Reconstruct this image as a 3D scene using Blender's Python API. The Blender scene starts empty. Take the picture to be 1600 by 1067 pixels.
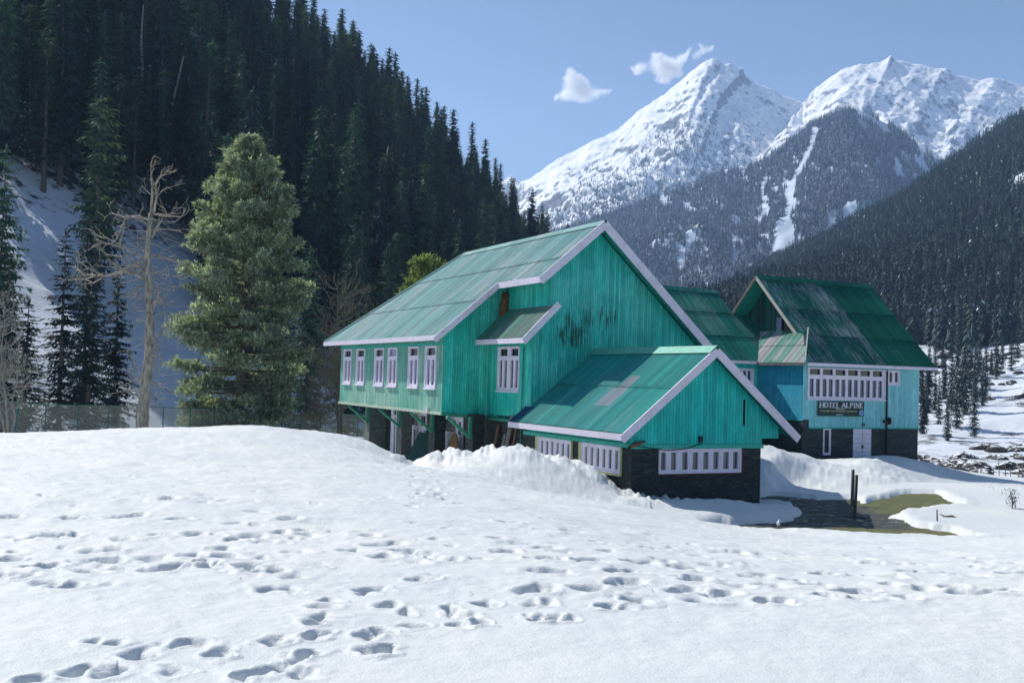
import bpy, math, random
import numpy as np
from mathutils import Vector, Matrix
sc = bpy.context.scene
C = bpy.context.scene.collection

# ------------------------------------------------------------------ camera
FPX, PITCH, ROLL, YAW = 1646.36, math.radians(1.98264), math.radians(1.54162), math.radians(26.56052)
cp, sp_, cr, sr = math.cos(PITCH), math.sin(PITCH), math.cos(ROLL), math.sin(ROLL)
CF = np.array([0, cp, sp_]); _u = np.array([0, -sp_, cp]); _x = np.array([1.0, 0, 0])
CX = cr*_x + sr*_u; CU = -sr*_x + cr*_u
cam = bpy.data.cameras.new("camera"); camo = bpy.data.objects.new("camera", cam); C.objects.link(camo)
cam.sensor_width = 36.0; cam.lens = 36.0*FPX/1600; cam.clip_start = 0.05; cam.clip_end = 30000
camo.matrix_world = Matrix(((CX[0], CU[0], -CF[0], 0), (CX[1], CU[1], -CF[1], 0), (CX[2], CU[2], -CF[2], 0), (0, 0, 0, 1)))
sc.camera = camo

# ------------------------------------------------------------------ light
SUN_DIR = np.array([-0.747, 0.689, 1.0]); SUN_DIR = SUN_DIR/np.linalg.norm(SUN_DIR)   # towards the sun
SUN_EL = math.asin(SUN_DIR[2]); SUN_AZ = math.atan2(SUN_DIR[0], SUN_DIR[1])           # clockwise from +Y
SUN_POWER, SKY_POWER, EXPOSURE, HAZE = 5.0, 0.090, 0.21, 1.15e-4
w = bpy.data.worlds.new("World"); sc.world = w; w.use_nodes = True
wn = w.node_tree; wn.nodes.clear()
sky = wn.nodes.new("ShaderNodeTexSky"); sky.sky_type = 'NISHITA'; sky.sun_disc = False
sky.sun_elevation = SUN_EL; sky.sun_rotation = SUN_AZ
sky.altitude = 2400; sky.air_density = 1.0; sky.dust_density = 1.0; sky.ozone_density = 1.0
bg = wn.nodes.new("ShaderNodeBackground"); bg.inputs[1].default_value = SKY_POWER
wo = wn.nodes.new("ShaderNodeOutputWorld")
wn.links.new(sky.outputs[0], bg.inputs[0]); wn.links.new(bg.outputs[0], wo.inputs[0])
sun = bpy.data.lights.new("sun", 'SUN'); sun.energy = SUN_POWER; sun.angle = math.radians(0.53); sun.color = (1.0, 0.95, 0.87)
suno = bpy.data.objects.new("sun", sun); C.objects.link(suno)
suno.rotation_euler = Vector(tuple(SUN_DIR)).to_track_quat('Z', 'Y').to_euler()
sc.view_settings.view_transform = 'Standard'; sc.view_settings.look = 'None'
sc.view_settings.exposure = EXPOSURE; sc.view_settings.gamma = 1.0
sc.cycles.use_denoising = True
sc.cycles.max_bounces = 8; sc.cycles.diffuse_bounces = 4; sc.cycles.volume_bounces = 3
sc.cycles.use_fast_gi = False

# ------------------------------------------------------------------ helpers
def P(px, py, Y):
    """World point at depth Y (metres ahead) that was surveyed at this spot of the photograph."""
    d = CF + (px-800)/FPX*CX - (py-533.5)/FPX*CU
    return d*(Y/d[1])
def px_of(X, Y, Z):
    w_ = np.stack([X, Y, Z], -1)
    f = w_@CF
    return 800+FPX*(w_@CX)/f, 533.5-FPX*(w_@CU)/f

def hsh(ix, iy, seed):
    n = (ix.astype(np.int64)*374761393 + iy.astype(np.int64)*668265263 + seed*1442695041) & 0x7fffffff
    n = ((n ^ (n >> 13))*1274126177) & 0x7fffffff
    n = ((n ^ (n >> 11))*1103515245) & 0x7fffffff
    return ((n ^ (n >> 16)) & 0xffff)/65535.0
def vnoise(x, y, seed=0):
    xi = np.floor(x); yi = np.floor(y); fx = x-xi; fy = y-yi
    fx = fx*fx*fx*(fx*(fx*6-15)+10); fy = fy*fy*fy*(fy*(fy*6-15)+10)
    a = hsh(xi, yi, seed); b = hsh(xi+1, yi, seed); c = hsh(xi, yi+1, seed); d = hsh(xi+1, yi+1, seed)
    return (a+(b-a)*fx)*(1-fy) + (c+(d-c)*fx)*fy
def fbm(x, y, octv=5, seed=0, gain=0.5):
    r = 0; am = 1; tot = 0
    for o in range(octv):
        r = r + am*(vnoise(x*2**o+o*17.3, y*2**o-o*9.1, seed+o)*2-1); tot += am; am *= gain
    return r/tot
def ridged(x, y, octv=5, seed=0, gain=0.5):
    r = 0; am = 1; tot = 0
    for o in range(octv):
        n = 1-np.abs(vnoise(x*2**o+o*7.7, y*2**o+o*3.1, seed+o)*2-1)
        r = r + am*n*n; tot += am; am *= gain
    return r/tot
def sstep(a, b, x):
    t = np.clip((x-a)/(b-a), 0, 1); return t*t*(3-2*t)

def tag(o, label=None, cat=None, group=None, kind=None):
    if label: o["label"] = label
    if cat: o["category"] = cat
    if group: o["group"] = group
    if kind: o["kind"] = kind
    return o
def empty(name, loc=(0, 0, 0), rz=0.0):
    o = bpy.data.objects.new(name, None); C.objects.link(o)
    o.location = loc; o.rotation_euler = (0, 0, rz); o.empty_display_size = 0.3
    return o
def fast_mesh(name, V, F, mats, smooth=False, fmat=None, uv=None):
    """V (n,3), F (m,k) arrays -> mesh object data."""
    me = bpy.data.meshes.new(name)
    V = np.asarray(V, np.float32); F = np.asarray(F, np.int32); m, k = F.shape
    me.vertices.add(len(V)); me.vertices.foreach_set("co", V.ravel())
    me.loops.add(m*k); me.loops.foreach_set("vertex_index", F.ravel())
    me.polygons.add(m); me.polygons.foreach_set("loop_start", np.arange(0, m*k, k, dtype=np.int32))
    if smooth: me.polygons.foreach_set("use_smooth", np.ones(m, bool))
    if fmat is not None: me.polygons.foreach_set("material_index", np.asarray(fmat, np.int32))
    if uv is not None:
        l = me.uv_layers.new(name="UVMap"); l.data.foreach_set("uv", np.asarray(uv, np.float32).ravel())
    for mt in mats: me.materials.append(mt)
    me.update(); me.validate()
    return me
def link(name, me, parent=None):
    o = bpy.data.objects.new(name, me); C.objects.link(o)
    if parent is not None: o.parent = parent
    return o

class MB:
    """Collects polygons with automatic metre-scaled UVs and links them as one mesh."""
    def __init__(s): s.v = []; s.f = []; s.uv = []; s.m = []; s.sm = []
    def poly(s, pts, uv=None, m=0, smooth=False):
        pts = [tuple(map(float, p)) for p in pts]
        b = len(s.v); s.v += pts; s.f.append(tuple(range(b, b+len(pts)))); s.m.append(m); s.sm.append(smooth)
        if uv is None:
            n = np.zeros(3); q = np.array(pts)
            for i in range(len(q)): n += np.cross(q[i], q[(i+1) % len(q)])
            ax = int(np.argmax(np.abs(n)))
            uv = [(p[1], p[2]) if ax == 0 else (p[0], p[2]) if ax == 1 else (p[0], p[1]) for p in pts]
        s.uv += list(uv)
    def box(s, x0, x1, y0, y1, z0, z1, m=0):
        p = [(x, y, z) for z in (z0, z1) for y in (y0, y1) for x in (x0, x1)]
        for q in ((0, 2, 3, 1), (4, 5, 7, 6), (0, 1, 5, 4), (2, 6, 7, 3), (0, 4, 6, 2), (1, 3, 7, 5)):
            s.poly([p[i] for i in q], m=m)
    def beam(s, p, q, wd, ht, up=(0, 0, 1), m=0):
        """A bar from p to q, wd across, ht along 'up'; its p-q line runs through its middle."""
        p = np.array(p, float); q = np.array(q, float); d = q-p; L = np.linalg.norm(d); d /= L
        up = np.array(up, float); sd = np.cross(d, up); sd /= np.linalg.norm(sd); up = np.cross(sd, d)
        c = [(-1, -1), (1, -1), (1, 1), (-1, 1)]
        A = [p+sd*a*wd/2+up*b*ht/2 for a, b in c]; B = [q+sd*a*wd/2+up*b*ht/2 for a, b in c]
        ws = [wd, ht, wd, ht]; o = 0
        for i in range(4):
            j = (i+1) % 4
            s.poly([A[i], A[j], B[j], B[i]], uv=[(0, o), (0, o+ws[i]), (L, o+ws[i]), (L, o)], m=m); o += ws[i]
        s.poly(A[::-1], uv=[(0, 0), (wd, 0), (wd, ht), (0, ht)], m=m); s.poly(B, uv=[(0, 0), (wd, 0), (wd, ht), (0, ht)], m=m)
    def prism(s, pts, ext, m=0):
        """Flat polygon pushed along ext."""
        a = [np.array(p, float) for p in pts]; e = np.array(ext, float); b = [p+e for p in a]
        nrm = sum(np.cross(a[i], a[(i+1) % len(a)]) for i in range(len(a)))
        if np.dot(nrm, e) > 0: a, b = b, a
        s.poly(a, m=m); s.poly(b[::-1], m=m)
        n = len(a)
        for i in range(n):
            j = (i+1) % n; s.poly([a[j], a[i], b[i], b[j]], m=m)
    def tube(s, pts, rad, n=6, m=0, cap=True):
        pts = [np.array(p, float) for p in pts]
        if not hasattr(rad, '__len__'): rad = [rad]*len(pts)
        rings = []; ref = np.array([0.31, 0.17, 0.93])
        for i, p in enumerate(pts):
            d = pts[min(i+1, len(pts)-1)]-pts[max(i-1, 0)]; d = d/(np.linalg.norm(d)+1e-9)
            r = ref if abs(d@ref) < .95 else np.array([1.0, 0, 0])
            a = np.cross(d, r); a /= np.linalg.norm(a); b = np.cross(d, a)
            st = len(s.v)
            for k in range(n):
                t = 2*math.pi*k/n; s.v.append(tuple(p+rad[i]*(math.cos(t)*a+math.sin(t)*b)))
            rings.append(st)
        for i in range(len(pts)-1):
            for k in range(n):
                k2 = (k+1) % n
                s.f.append((rings[i]+k, rings[i]+k2, rings[i+1]+k2, rings[i+1]+k)[::-1]); s.m.append(m); s.sm.append(True)
                s.uv += [(k2/n, i+1), (k/n, i+1), (k/n, i), (k2/n, i)][::1]
        if cap:
            s.f.append(tuple(rings[-1]+k for k in range(n))[::-1]); s.m.append(m); s.sm.append(False); s.uv += [(0, 0)]*n
    def build(s, name, mats, parent=None, loc=None):
        me = bpy.data.meshes.new(name); me.from_pydata(s.v, [], s.f)
        if not isinstance(mats, (list, tuple)): mats = [mats]
        for mt in mats: me.materials.append(mt)
        l = me.uv_layers.new(name="UVMap")
        l.data.foreach_set("uv", np.array(s.uv, np.float32).ravel())
        me.polygons.foreach_set("material_index", np.array(s.m, np.int32)); me.polygons.foreach_set("use_smooth", np.array(s.sm, bool))
        me.update()
        o = bpy.data.objects.new(name, me); C.objects.link(o)
        if parent is not None: o.parent = parent
        if loc is not None: o.location = loc
        return o

# ------------------------------------------------------------------ node materials
class NT:
    def __init__(s, name):
        s.mat = bpy.data.materials.new(name); s.mat.use_nodes = True; s.t = s.mat.node_tree; s.t.nodes.clear()
        s.out = s.t.nodes.new("ShaderNodeOutputMaterial"); s.b = s.t.nodes.new("ShaderNodeBsdfPrincipled")
        s.t.links.new(s.b.outputs[0], s.out.inputs[0])
    def set(s, sock, v):
        if isinstance(v, bpy.types.NodeSocket): s.t.links.new(v, sock)
        elif isinstance(v, (tuple, list)) and len(v) == 3 and sock.type == 'RGBA': sock.default_value = (*v, 1)
        else: sock.default_value = v
    def n(s, typ, ins=None, out=0, **pr):
        nd = s.t.nodes.new("ShaderNode"+typ)
        for k, v in pr.items(): setattr(nd, k, v)
        for k, v in (ins or {}).items(): s.set(nd.inputs[k], v)
        return nd.outputs[out] if out is not None else nd
    def m(s, op, a, b=0.0, c=None, clamp=False):
        nd = s.t.nodes.new("ShaderNodeMath"); nd.operation = op; nd.use_clamp = clamp
        s.set(nd.inputs[0], a); s.set(nd.inputs[1], b)
        if c is not None: s.set(nd.inputs[2], c)
        return nd.outputs[0]
    def mix(s, f, a, b, blend='MIX'):
        nd = s.t.nodes.new("ShaderNodeMix"); nd.data_type = 'RGBA'; nd.blend_type = blend
        s.set(nd.inputs[0], f); s.set(nd.inputs[6], a); s.set(nd.inputs[7], b); return nd.outputs[2]
    def ramp(s, x, lo, hi, a=0.0, b=1.0):
        nd = s.t.nodes.new("ShaderNodeMapRange"); nd.interpolation_type = 'SMOOTHSTEP'
        s.set(nd.inputs[0], x); nd.inputs[1].default_value = lo; nd.inputs[2].default_value = hi; nd.inputs[3].default_value = a; nd.inputs[4].default_value = b
        return nd.outputs[0]
    def noise(s, vec, scale=1.0, detail=4.0, rough=.55, dist=0.0):
        return s.n("TexNoise", {"Vector": vec, "Scale": scale, "Detail": detail, "Roughness": rough, "Distortion": dist})
    def white(s, x, y=0.0):
        c = s.n("CombineXYZ", {0: x, 1: y}); return s.n("TexWhiteNoise", {"Vector": c}, noise_dimensions='3D')
    def uvxy(s):
        u = s.n("UVMap", out=0); nd = s.n("SeparateXYZ", {0: u}, out=None); return u, nd.outputs[0], nd.outputs[1]
    def scalev(s, v, x, y, z=1.0):
        nd = s.n("VectorMath", {0: v}, operation='MULTIPLY', out=None); nd.inputs[1].default_value = (x, y, z); return nd.outputs[0]
    def bump(s, h, strength=.3, dist=.02):
        s.set(s.b.inputs["Normal"], s.n("Bump", {"Height": h, "Strength": strength, "Distance": dist}))
    def base(s, col, rough=.6, spec=.3, metal=0.0):
        s.set(s.b.inputs["Base Color"], col); s.set(s.b.inputs["Roughness"], rough)
        s.b.inputs["Specular IOR Level"].default_value = spec; s.b.inputs["Metallic"].default_value = metal

def simple(name, col, rough=.6, spec=.3, metal=0.0, var=.15, scale=6):
    s = NT(name); g = s.n("TexCoord", out=3); nz = s.noise(g, scale, 5, .6)
    c = s.mix(s.ramp(nz, .35, .7), tuple(x*(1-var) for x in col), tuple(min(1, x*(1+var)) for x in col))
    s.base(c, rough, spec, metal); s.bump(nz, .15, .01); return s.mat

def planks(name, col, worn, wornamt=.5, pw=.105, hvar=.18, dark=(.01, .012, .012), rot=None):
    """Upright painted boards: each board its own tint, dark joints, worn streaks."""
    s = NT(name); uv, u, v = s.uvxy()
    q = s.m('DIVIDE', u, pw); idx = s.m('FLOOR', q); fr = s.m('FRACT', q)
    wn_ = s.white(idx, 3.3)
    st = s.noise(s.scalev(uv, 26, 1.6), 1.0, 5, .65); st2 = s.noise(s.scalev(uv, 70, 4), 1.0, 3, .6); big = s.noise(uv, .45, 4, .6)
    wearx = s.m('ADD', s.m('MULTIPLY', st, .55), s.m('MULTIPLY', big, .45))
    wear = s.m('MULTIPLY', s.ramp(wearx, .45, .60), wornamt); blot = s.ramp(s.noise(s.scalev(uv, 3.2, .9), 1.0, 6, .7), .30, .72, .78, 1.12)
    c = s.mix(wear, col, worn)
    br = s.m('MULTIPLY_ADD', wn_, hvar*2, 1-hvar); br = s.m('MULTIPLY', s.m('MULTIPLY', br, blot), s.m('MULTIPLY_ADD', st2, .5, .75))
    c = s.mix(1.0, c, s.n("CombineXYZ", {0: br, 1: br, 2: br}), 'MULTIPLY')
    j = s.m('MAXIMUM', s.ramp(fr, .0, .13, 1, 0), s.ramp(fr, .92, 1.0, 0, 1))
    c = s.mix(s.m('MULTIPLY', j, .68), c, dark)
    if rot:                                   # patches where the paint has rotted off, in wall coordinates
        mk = 0.0
        for (cu, cv, su, sv, am) in rot:
            a = s.m('DIVIDE', s.m('SUBTRACT', u, cu), su); b = s.m('DIVIDE', s.m('SUBTRACT', v, cv), sv)
            r2 = s.m('ADD', s.m('MULTIPLY', a, a), s.m('MULTIPLY', b, b))
            mk = s.m('ADD', mk, s.m('MULTIPLY', s.m('SUBTRACT', 1.0, r2, clamp=True), am))
        rs = s.noise(s.scalev(uv, 16, 1.0), 1.0, 5, .68)
        rm = s.ramp(s.m('ADD', rs, s.m('MULTIPLY', mk, .27)), .66, .80)
        rm = s.m('MULTIPLY', rm, s.ramp(mk, 0, .12))
        c = s.mix(s.m('MULTIPLY', rm, .88), c, (.012, .014, .016))
    s.base(c, .62, .22)
    h = s.m('SUBTRACT', s.m('MULTIPLY', st2, .25), j); s.bump(h, .6, .012)
    return s.mat

def sheetroof(name, col, alt, streak, samt, pitch=.125, groove_shade=.35, sheet=.82, course=2.35, tint=.25, rust=.1, patches=()):
    """Painted corrugated sheets: every sheet its own tint, faded streaks down the slope."""
    s = NT(name); uv, u, v = s.uvxy()
    vn = s.m('DIVIDE', v, course); row = s.m('FLOOR', vn); fv = s.m('FRACT', vn)
    un = s.m('ADD', s.m('DIVIDE', u, sheet), s.m('MULTIPLY', row, .37)); cidx = s.m('FLOOR', un); fu = s.m('FRACT', un)
    w1 = s.white(cidx, row); w2 = s.white(row, s.m('ADD', cidx, 7.7))
    st = s.noise(s.scalev(uv, 9, .8), 1.0, 6, .7, .3); fine = s.noise(s.scalev(uv, 21, 1.3), 1.0, 5, .72); big = s.noise(uv, .35, 3, .5)
    c = s.mix(s.ramp(w1, .2, .9), col, alt)
    x = s.m('ADD', s.m('ADD', s.m('MULTIPLY', st, .4), s.m('MULTIPLY', fine, .35)), s.m('MULTIPLY', big, .25))
    x = s.m('ADD', x, s.m('MULTIPLY', s.m('SUBTRACT', w2, .5), tint))
    wear = s.m('MULTIPLY', s.ramp(x, .47, .62), samt)
    for (u0, u1, v0, v1, am) in patches:      # named sheets that have faded to bare metal
        a = s.m('MULTIPLY', s.m('GREATER_THAN', u, u0), s.m('LESS_THAN', u, u1)); b = s.m('MULTIPLY', s.m('GREATER_THAN', v, v0), s.m('LESS_THAN', v, v1))
        wear = s.m('MAXIMUM', wear, s.m('MULTIPLY', s.m('MULTIPLY', a, b), s.m('MULTIPLY', s.ramp(x, .36, .52), am)))
    c = s.mix(wear, c, streak)
    if rust:
        rn = s.noise(s.scalev(uv, 5, .9), 1.0, 6, .75); c = s.mix(s.m('MULTIPLY', s.ramp(rn, .66, .74), rust), c, (.16, .07, .035))
    lap = s.m('MAXIMUM', s.ramp(fu, .0, .035, 1, 0), s.m('MULTIPLY', s.ramp(fv, .0, .02, 1, 0), .9))
    c = s.mix(s.m('MULTIPLY', lap, .5), c, (.01, .02, .02))
    gr = s.m('MULTIPLY_ADD', s.m('COSINE', s.m('MULTIPLY', u, 6.28318/pitch)), .5, .5); gr = s.m('MULTIPLY_ADD', s.m('POWER', gr, 1.5), groove_shade, 1-groove_shade)  # shade in the corrugation valleys, painted into the sheet colour
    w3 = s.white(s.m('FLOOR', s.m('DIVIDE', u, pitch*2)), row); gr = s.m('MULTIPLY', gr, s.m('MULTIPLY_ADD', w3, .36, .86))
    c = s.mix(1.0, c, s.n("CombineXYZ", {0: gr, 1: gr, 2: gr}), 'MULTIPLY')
    s.base(c, s.m('MULTIPLY_ADD', wear, .2, .6), .08); s.bump(fine, .12, .01)
    return s.mat
# ------------------------------------------------------------------ ground materials
def snow_material(name, dirt=0.0, rock=None, far=False):
    s = NT(name); g = s.n("TexCoord", out=3)
    a = s.noise(g, .35 if not far else .004, 4, .5); c = s.mix(s.ramp(a, .35, .7), (.63, .67, .685), (.69, .715, .715))
    n1 = s.noise(g, 7, 4, .6); n2 = s.noise(g, 60, 3, .6)
    if dirt:
        d = s.noise(g, 2.2, 7, .75); c = s.mix(s.m('MULTIPLY', s.ramp(d, .62, .74), dirt), c, (.36, .39, .40))
    s.base(c, .58, .25)
    s.b.inputs["Subsurface Weight"].default_value = 0.0
    n0 = s.noise(g, 1.9, 6, .62); h = s.m('ADD', s.m('ADD', s.m('MULTIPLY', n1, .5), s.m('MULTIPLY', n2, .25)), s.m('MULTIPLY', n0, 1.6)); s.bump(h, .5, .045)
    return s.mat
M_SNOW = snow_material("snow", dirt=.10)

# ------------------------------------------------------------------ snow field around the hotel
GC = []          # (u, ln Y, z): surveyed heights
def gz(px, Y, z):
    p = P(px, 590, Y); GC.append((p[0]/p[1]*FPX+800, math.log(Y), z))
def gp(px, py, Y):
    p = P(px, py, Y); GC.append((p[0]/p[1]*FPX+800, math.log(Y), p[2]))
for px in (-500, 0, 400, 800, 1200, 1600, 2100):
    for Y in (1.5, 2.6, 4, 5.6): gz(px, Y, -1.62)
    gz(px, 8, -1.66)
for px, a, b, c in ((-500, -1.70, -1.80, -1.9), (0, -1.70, -1.78, -1.85), (300, -1.70, -1.76, -1.80), (600, -1.74, -1.90, -2.08), (700, -1.76, -1.98, -2.28), (800, -1.78, -2.06, -2.52), (1000, -1.85, -2.35, -3.0),
                    (1200, -1.97, -2.66, -3.48), (1400, -1.99, -2.70, -3.55), (1600, -1.96, -2.62, -3.45), (2100, -1.9, -2.5, -3.2)):
    gz(px, 12, a); gz(px, 18, b); gz(px, 25, c)
for px, py in ((0, 676), (100, 674), (220, 669), (330, 666), (400, 665), (480, 673), (530, 680)): gp(px, py, 32)
for px in (-500, 0, 200, 400): gz(px, 40, -2.9); gz(px, 50, -3.9); gz(px, 62, -4.5); gz(px, 85, -5.4); gz(px, 120, -6.0); gz(px, 170, -5.0)
for px, py, Y in ((560, 688, 35), (593, 700, 35), (616, 709, 35), (633, 716, 35.5), (655, 724, 36), (667, 714, 35), (600, 709, 31.5), (628, 719, 32), (702, 705, 34.5), (740, 704, 34.5), (764, 698, 34.5), (785, 702, 34.5),
                  (804, 699, 34.3), (825, 700, 34.2), (860, 714, 34), (895, 725, 33.6), (925, 726, 33.2), (950, 749, 32.6), (965, 761, 32.4), (986, 770, 32.6),
                  (1030, 776, 30.6), (1100, 780, 31.4), (1185, 786, 33.6), (1230, 793, 31.5),
                  (480, 680, 30), (520, 684, 31), (560, 704, 27.5), (600, 716, 28), (640, 735, 29), (700, 735, 27), (780, 745, 28), (860, 768, 28), (930, 788, 28), (985, 800, 27.5), (1050, 812, 28), (1100, 818, 28), (1160, 821, 28.6), (1250, 806, 30.5),
                  (1190, 691, 43), (1226, 705, 45), (1251, 708, 48), (1180, 720, 40), (1200, 745, 41), (1270, 735, 44), (1320, 728, 50), (1358, 714, 50), (1420, 717, 59), (1440, 720, 62),
                  (1300, 760, 41), (1400, 750, 45), (1200, 782, 38.3), (1300, 783, 38.6), (1380, 784, 38.6), (1400, 731, 50), (1440, 749, 53.5), (1500, 748, 57), (1550, 748, 59.5), (1600, 752, 63), (1440, 724, 60), (1500, 738, 63), (1560, 744, 68), (1500, 768, 50), (1600, 774, 48),
                  (1430, 765, 44), (1520, 790, 38), (1600, 800, 36), (1450, 806, 34), (1520, 826, 31.5), (1600, 832, 30), (2100, 840, 30), (2100, 760, 70)): gp(px, py, Y)
for px in (520, 560, 600, 640, 680, 720, 760, 800, 850): gz(px, 42, -4.1); gz(px, 50, -4.25)
for px in (520, 600, 700, 850, 1000, 1150): gz(px, 62, -4.5); gz(px, 85, -5.4)
gz(900, 37, -4.0); gz(1000, 38, -4.0); gz(1100, 38, -4.0); gz(950, 45, -4.2); gz(1100, 45, -4.0); gz(1100, 52, -4.1)
gz(1300, 63, -4.35); gz(1400, 66, -4.35); gz(1250, 64, -4.35); gz(1200, 60, -4.3)
for px in (700, 1000, 1300, 1450, 1600, 2100): gz(px, 95, -8.0 if px > 1200 else -6.0); gz(px, 130, -10.3 if px > 1200 else -7.5); gz(px, 170, -10 if px > 1200 else -8)
GC = np.array(GC)
def _k(r2): return np.where(r2 > 0, .5*r2*np.log(r2+1e-12), 0)
GX = GC[:, 0]/420; GY = GC[:, 1]*2.4; nG = len(GC)
_K = _k((GX[:, None]-GX)**2+(GY[:, None]-GY)**2)+np.eye(nG)*1e-4
_Pm = np.c_[np.ones(nG), GX, GY]; _A = np.block([[_K, _Pm], [_Pm.T, np.zeros((3, 3))]])
_w = np.linalg.solve(_A, np.r_[GC[:, 2], 0, 0, 0])
def ground_base(X, Y):
    sh = X.shape; X = X.ravel(); Y = np.maximum(Y.ravel(), 1.2)
    a = (np.clip(X/Y, -.95, .95)*FPX+800)/420; b = np.log(Y)*2.4; out = np.zeros(len(a))
    for i in range(0, len(a), 60000):
        s_ = slice(i, i+60000)
        out[s_] = _k((a[s_, None]-GX)**2+(b[s_, None]-GY)**2)@_w[:nG] + _w[nG]+_w[nG+1]*a[s_]+_w[nG+2]*b[s_]
    return out.reshape(sh)

POOL_Z = -4.05
pool_px = [(1110, 826), (1150, 831), (1220, 834), (1319, 840), (1375, 843), (1431, 841), (1473, 845), (1516, 843), (1473, 831), (1431, 825), (1406, 817), (1404, 811), (1380, 806.5), (1403, 798), (1431, 794), (1490, 787),
           (1465, 776), (1462, 772), (1420, 771), (1403, 777), (1364, 787), (1341, 787), (1330, 780), (1276, 781.6), (1234, 777), (1203, 776), (1187, 781), (1212, 784), (1245, 788), (1258, 799), (1256, 812), (1220, 817), (1178, 820), (1167, 819), (1145, 822), (1110, 822)]
def at_z(px, py, z):
    d = CF + (px-800)/FPX*CX - (py-533.5)/FPX*CU; return d*(z/d[2])
POOL = np.array([at_z(a, b, POOL_Z)[:2] for a, b in pool_px])
def sdist(X, Y, poly):
    """Signed distance to a polygon, positive inside."""
    d = np.full(X.shape, 1e9); ins = np.zeros(X.shape, bool); n = len(poly)
    for i in range(n):
        ax, ay = poly[i]; bx, by = poly[(i+1) % n]; ex, ey = bx-ax, by-ay
        t = np.clip(((X-ax)*ex+(Y-ay)*ey)/(ex*ex+ey*ey+1e-12), 0, 1)
        d = np.minimum(d, np.hypot(X-ax-t*ex, Y-ay-t*ey))
        ins ^= ((ay > Y) != (by > Y)) & (X < ex*(Y-ay)/(ey+1e-12)+ax)
    return np.where(ins, d, -d)

def ground_shape(X, Y):
    z = ground_base(X, Y)
    r = np.hypot(X, Y)
    z = z + .035*fbm(X*.55, Y*.55, 3, 5)*sstep(3, 8, r) + .035*fbm(X*1.5, Y*1.5, 3, 9)*sstep(6, 14, r) + .014*fbm(X*5, Y*5, 3, 12)*sstep(4, 9, r)
    # shovelled banks by the walls are lumpy
    u = X/np.maximum(Y, 1)*FPX+800
    lump = sstep(29.5, 32.5, Y)*(1-sstep(37, 40, Y))*sstep(590, 640, u)*(1-sstep(1040, 1100, u))
    lump2 = sstep(37, 42, Y)*(1-sstep(50, 60, Y))*sstep(1170, 1200, u)*(1-sstep(1380, 1460, u))
    lump3 = sstep(27, 28.5, Y)*(1-sstep(33, 34, Y))*sstep(930, 1000, u)*(1-sstep(1240, 1275, u))
    z = z + lump*(.42*(ridged(X*.8+Y*.5, Y*.8, 4, 21)-.62)+.13*fbm(X*1.7+Y, Y*1.7, 3, 25)+.06*fbm(X*3.5, Y*3.5, 3, 22)) + lump2*(.30*(ridged(X*.5+Y*.25, Y*.5, 4, 23)-.62)+.05*fbm(X*2, Y*2, 3, 26)) + .10*sstep(20, 26, Y)*(1-sstep(33, 36, Y))*sstep(430, 560, u)*(1-sstep(1050, 1150, u))*(ridged(X*.9+Y*.4, Y*1.1, 4, 27)-.5) + lump3*.12*fbm(X*1.4, Y*1.8, 4, 24)
    # the path trodden between the banks
    pc = 652+(34-Y)*1.5; z = z-.30*np.exp(-((u-pc)/(13+.6*(36-Y)))**2)*sstep(29, 33, Y)*(1-sstep(38, 40, Y))*(.8+.5*fbm(X*3, Y*3, 3, 29))
    return z
def pool_cut(X, Y, z):
    m = (X > 4) & (X < 20) & (Y > 24) & (Y < 45)
    if m.any():
        x = X[m]; y = Y[m]; sd = sdist(x, y, POOL)+.22*fbm(x*1.6, y*1.6, 3, 31)+.04*fbm(x*4, y*4, 2, 33)
        zo = np.where(sd < 0, np.maximum(z[m], POOL_Z+.09), z[m]); z[m] = zo; k = sstep(-.42, .14, sd); lip = np.exp(-((sd+.55)/.4)**2)*.05
        zz = np.minimum(z[m], POOL_Z+.09+.22*np.maximum(-sd, 0))
        z[m] = (zz+lip)*(1-k)+(POOL_Z-.35)*k
    return z

# footprints: spots on the photo's snow; trodden holes 15 cm deep with a soft rim
fp1 = "140,353 530,362 800,396 905,423 215,415 390,411 430,409 555,423 740,435 800,440 30,411 110,480 165,478 230,477 380,490 620,473 670,476 790,478 740,489 870,498 830,495 945,455 880,465 1150,472 1360,483 1310,535 1350,545 1390,553 1260,525 1100,523 1200,545 930,530 780,577 825,592 600,540 640,565 560,568 700,545 490,547 350,550 310,545 280,583 110,570 160,565 60,597 20,592 140,625 215,632 20,540 360,518 300,521 500,580 870,645 935,655 1160,645 1140,660 1320,615 1520,688 1025,683 1015,703 1000,735 985,750 980,790 1220,695 1275,715 1420,710 1450,722 1400,700 1190,775 1150,790 1300,755 1440,755 1500,745 1160,835 1200,833 980,845 940,855 700,840 690,850 560,815 600,812 450,838 440,850 335,812 245,895 340,895 540,893 110,925 750,915 800,905 900,890 950,905 870,810 1580,525 1550,485 1590,435 1240,500 1180,505 960,470 700,520"
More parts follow.
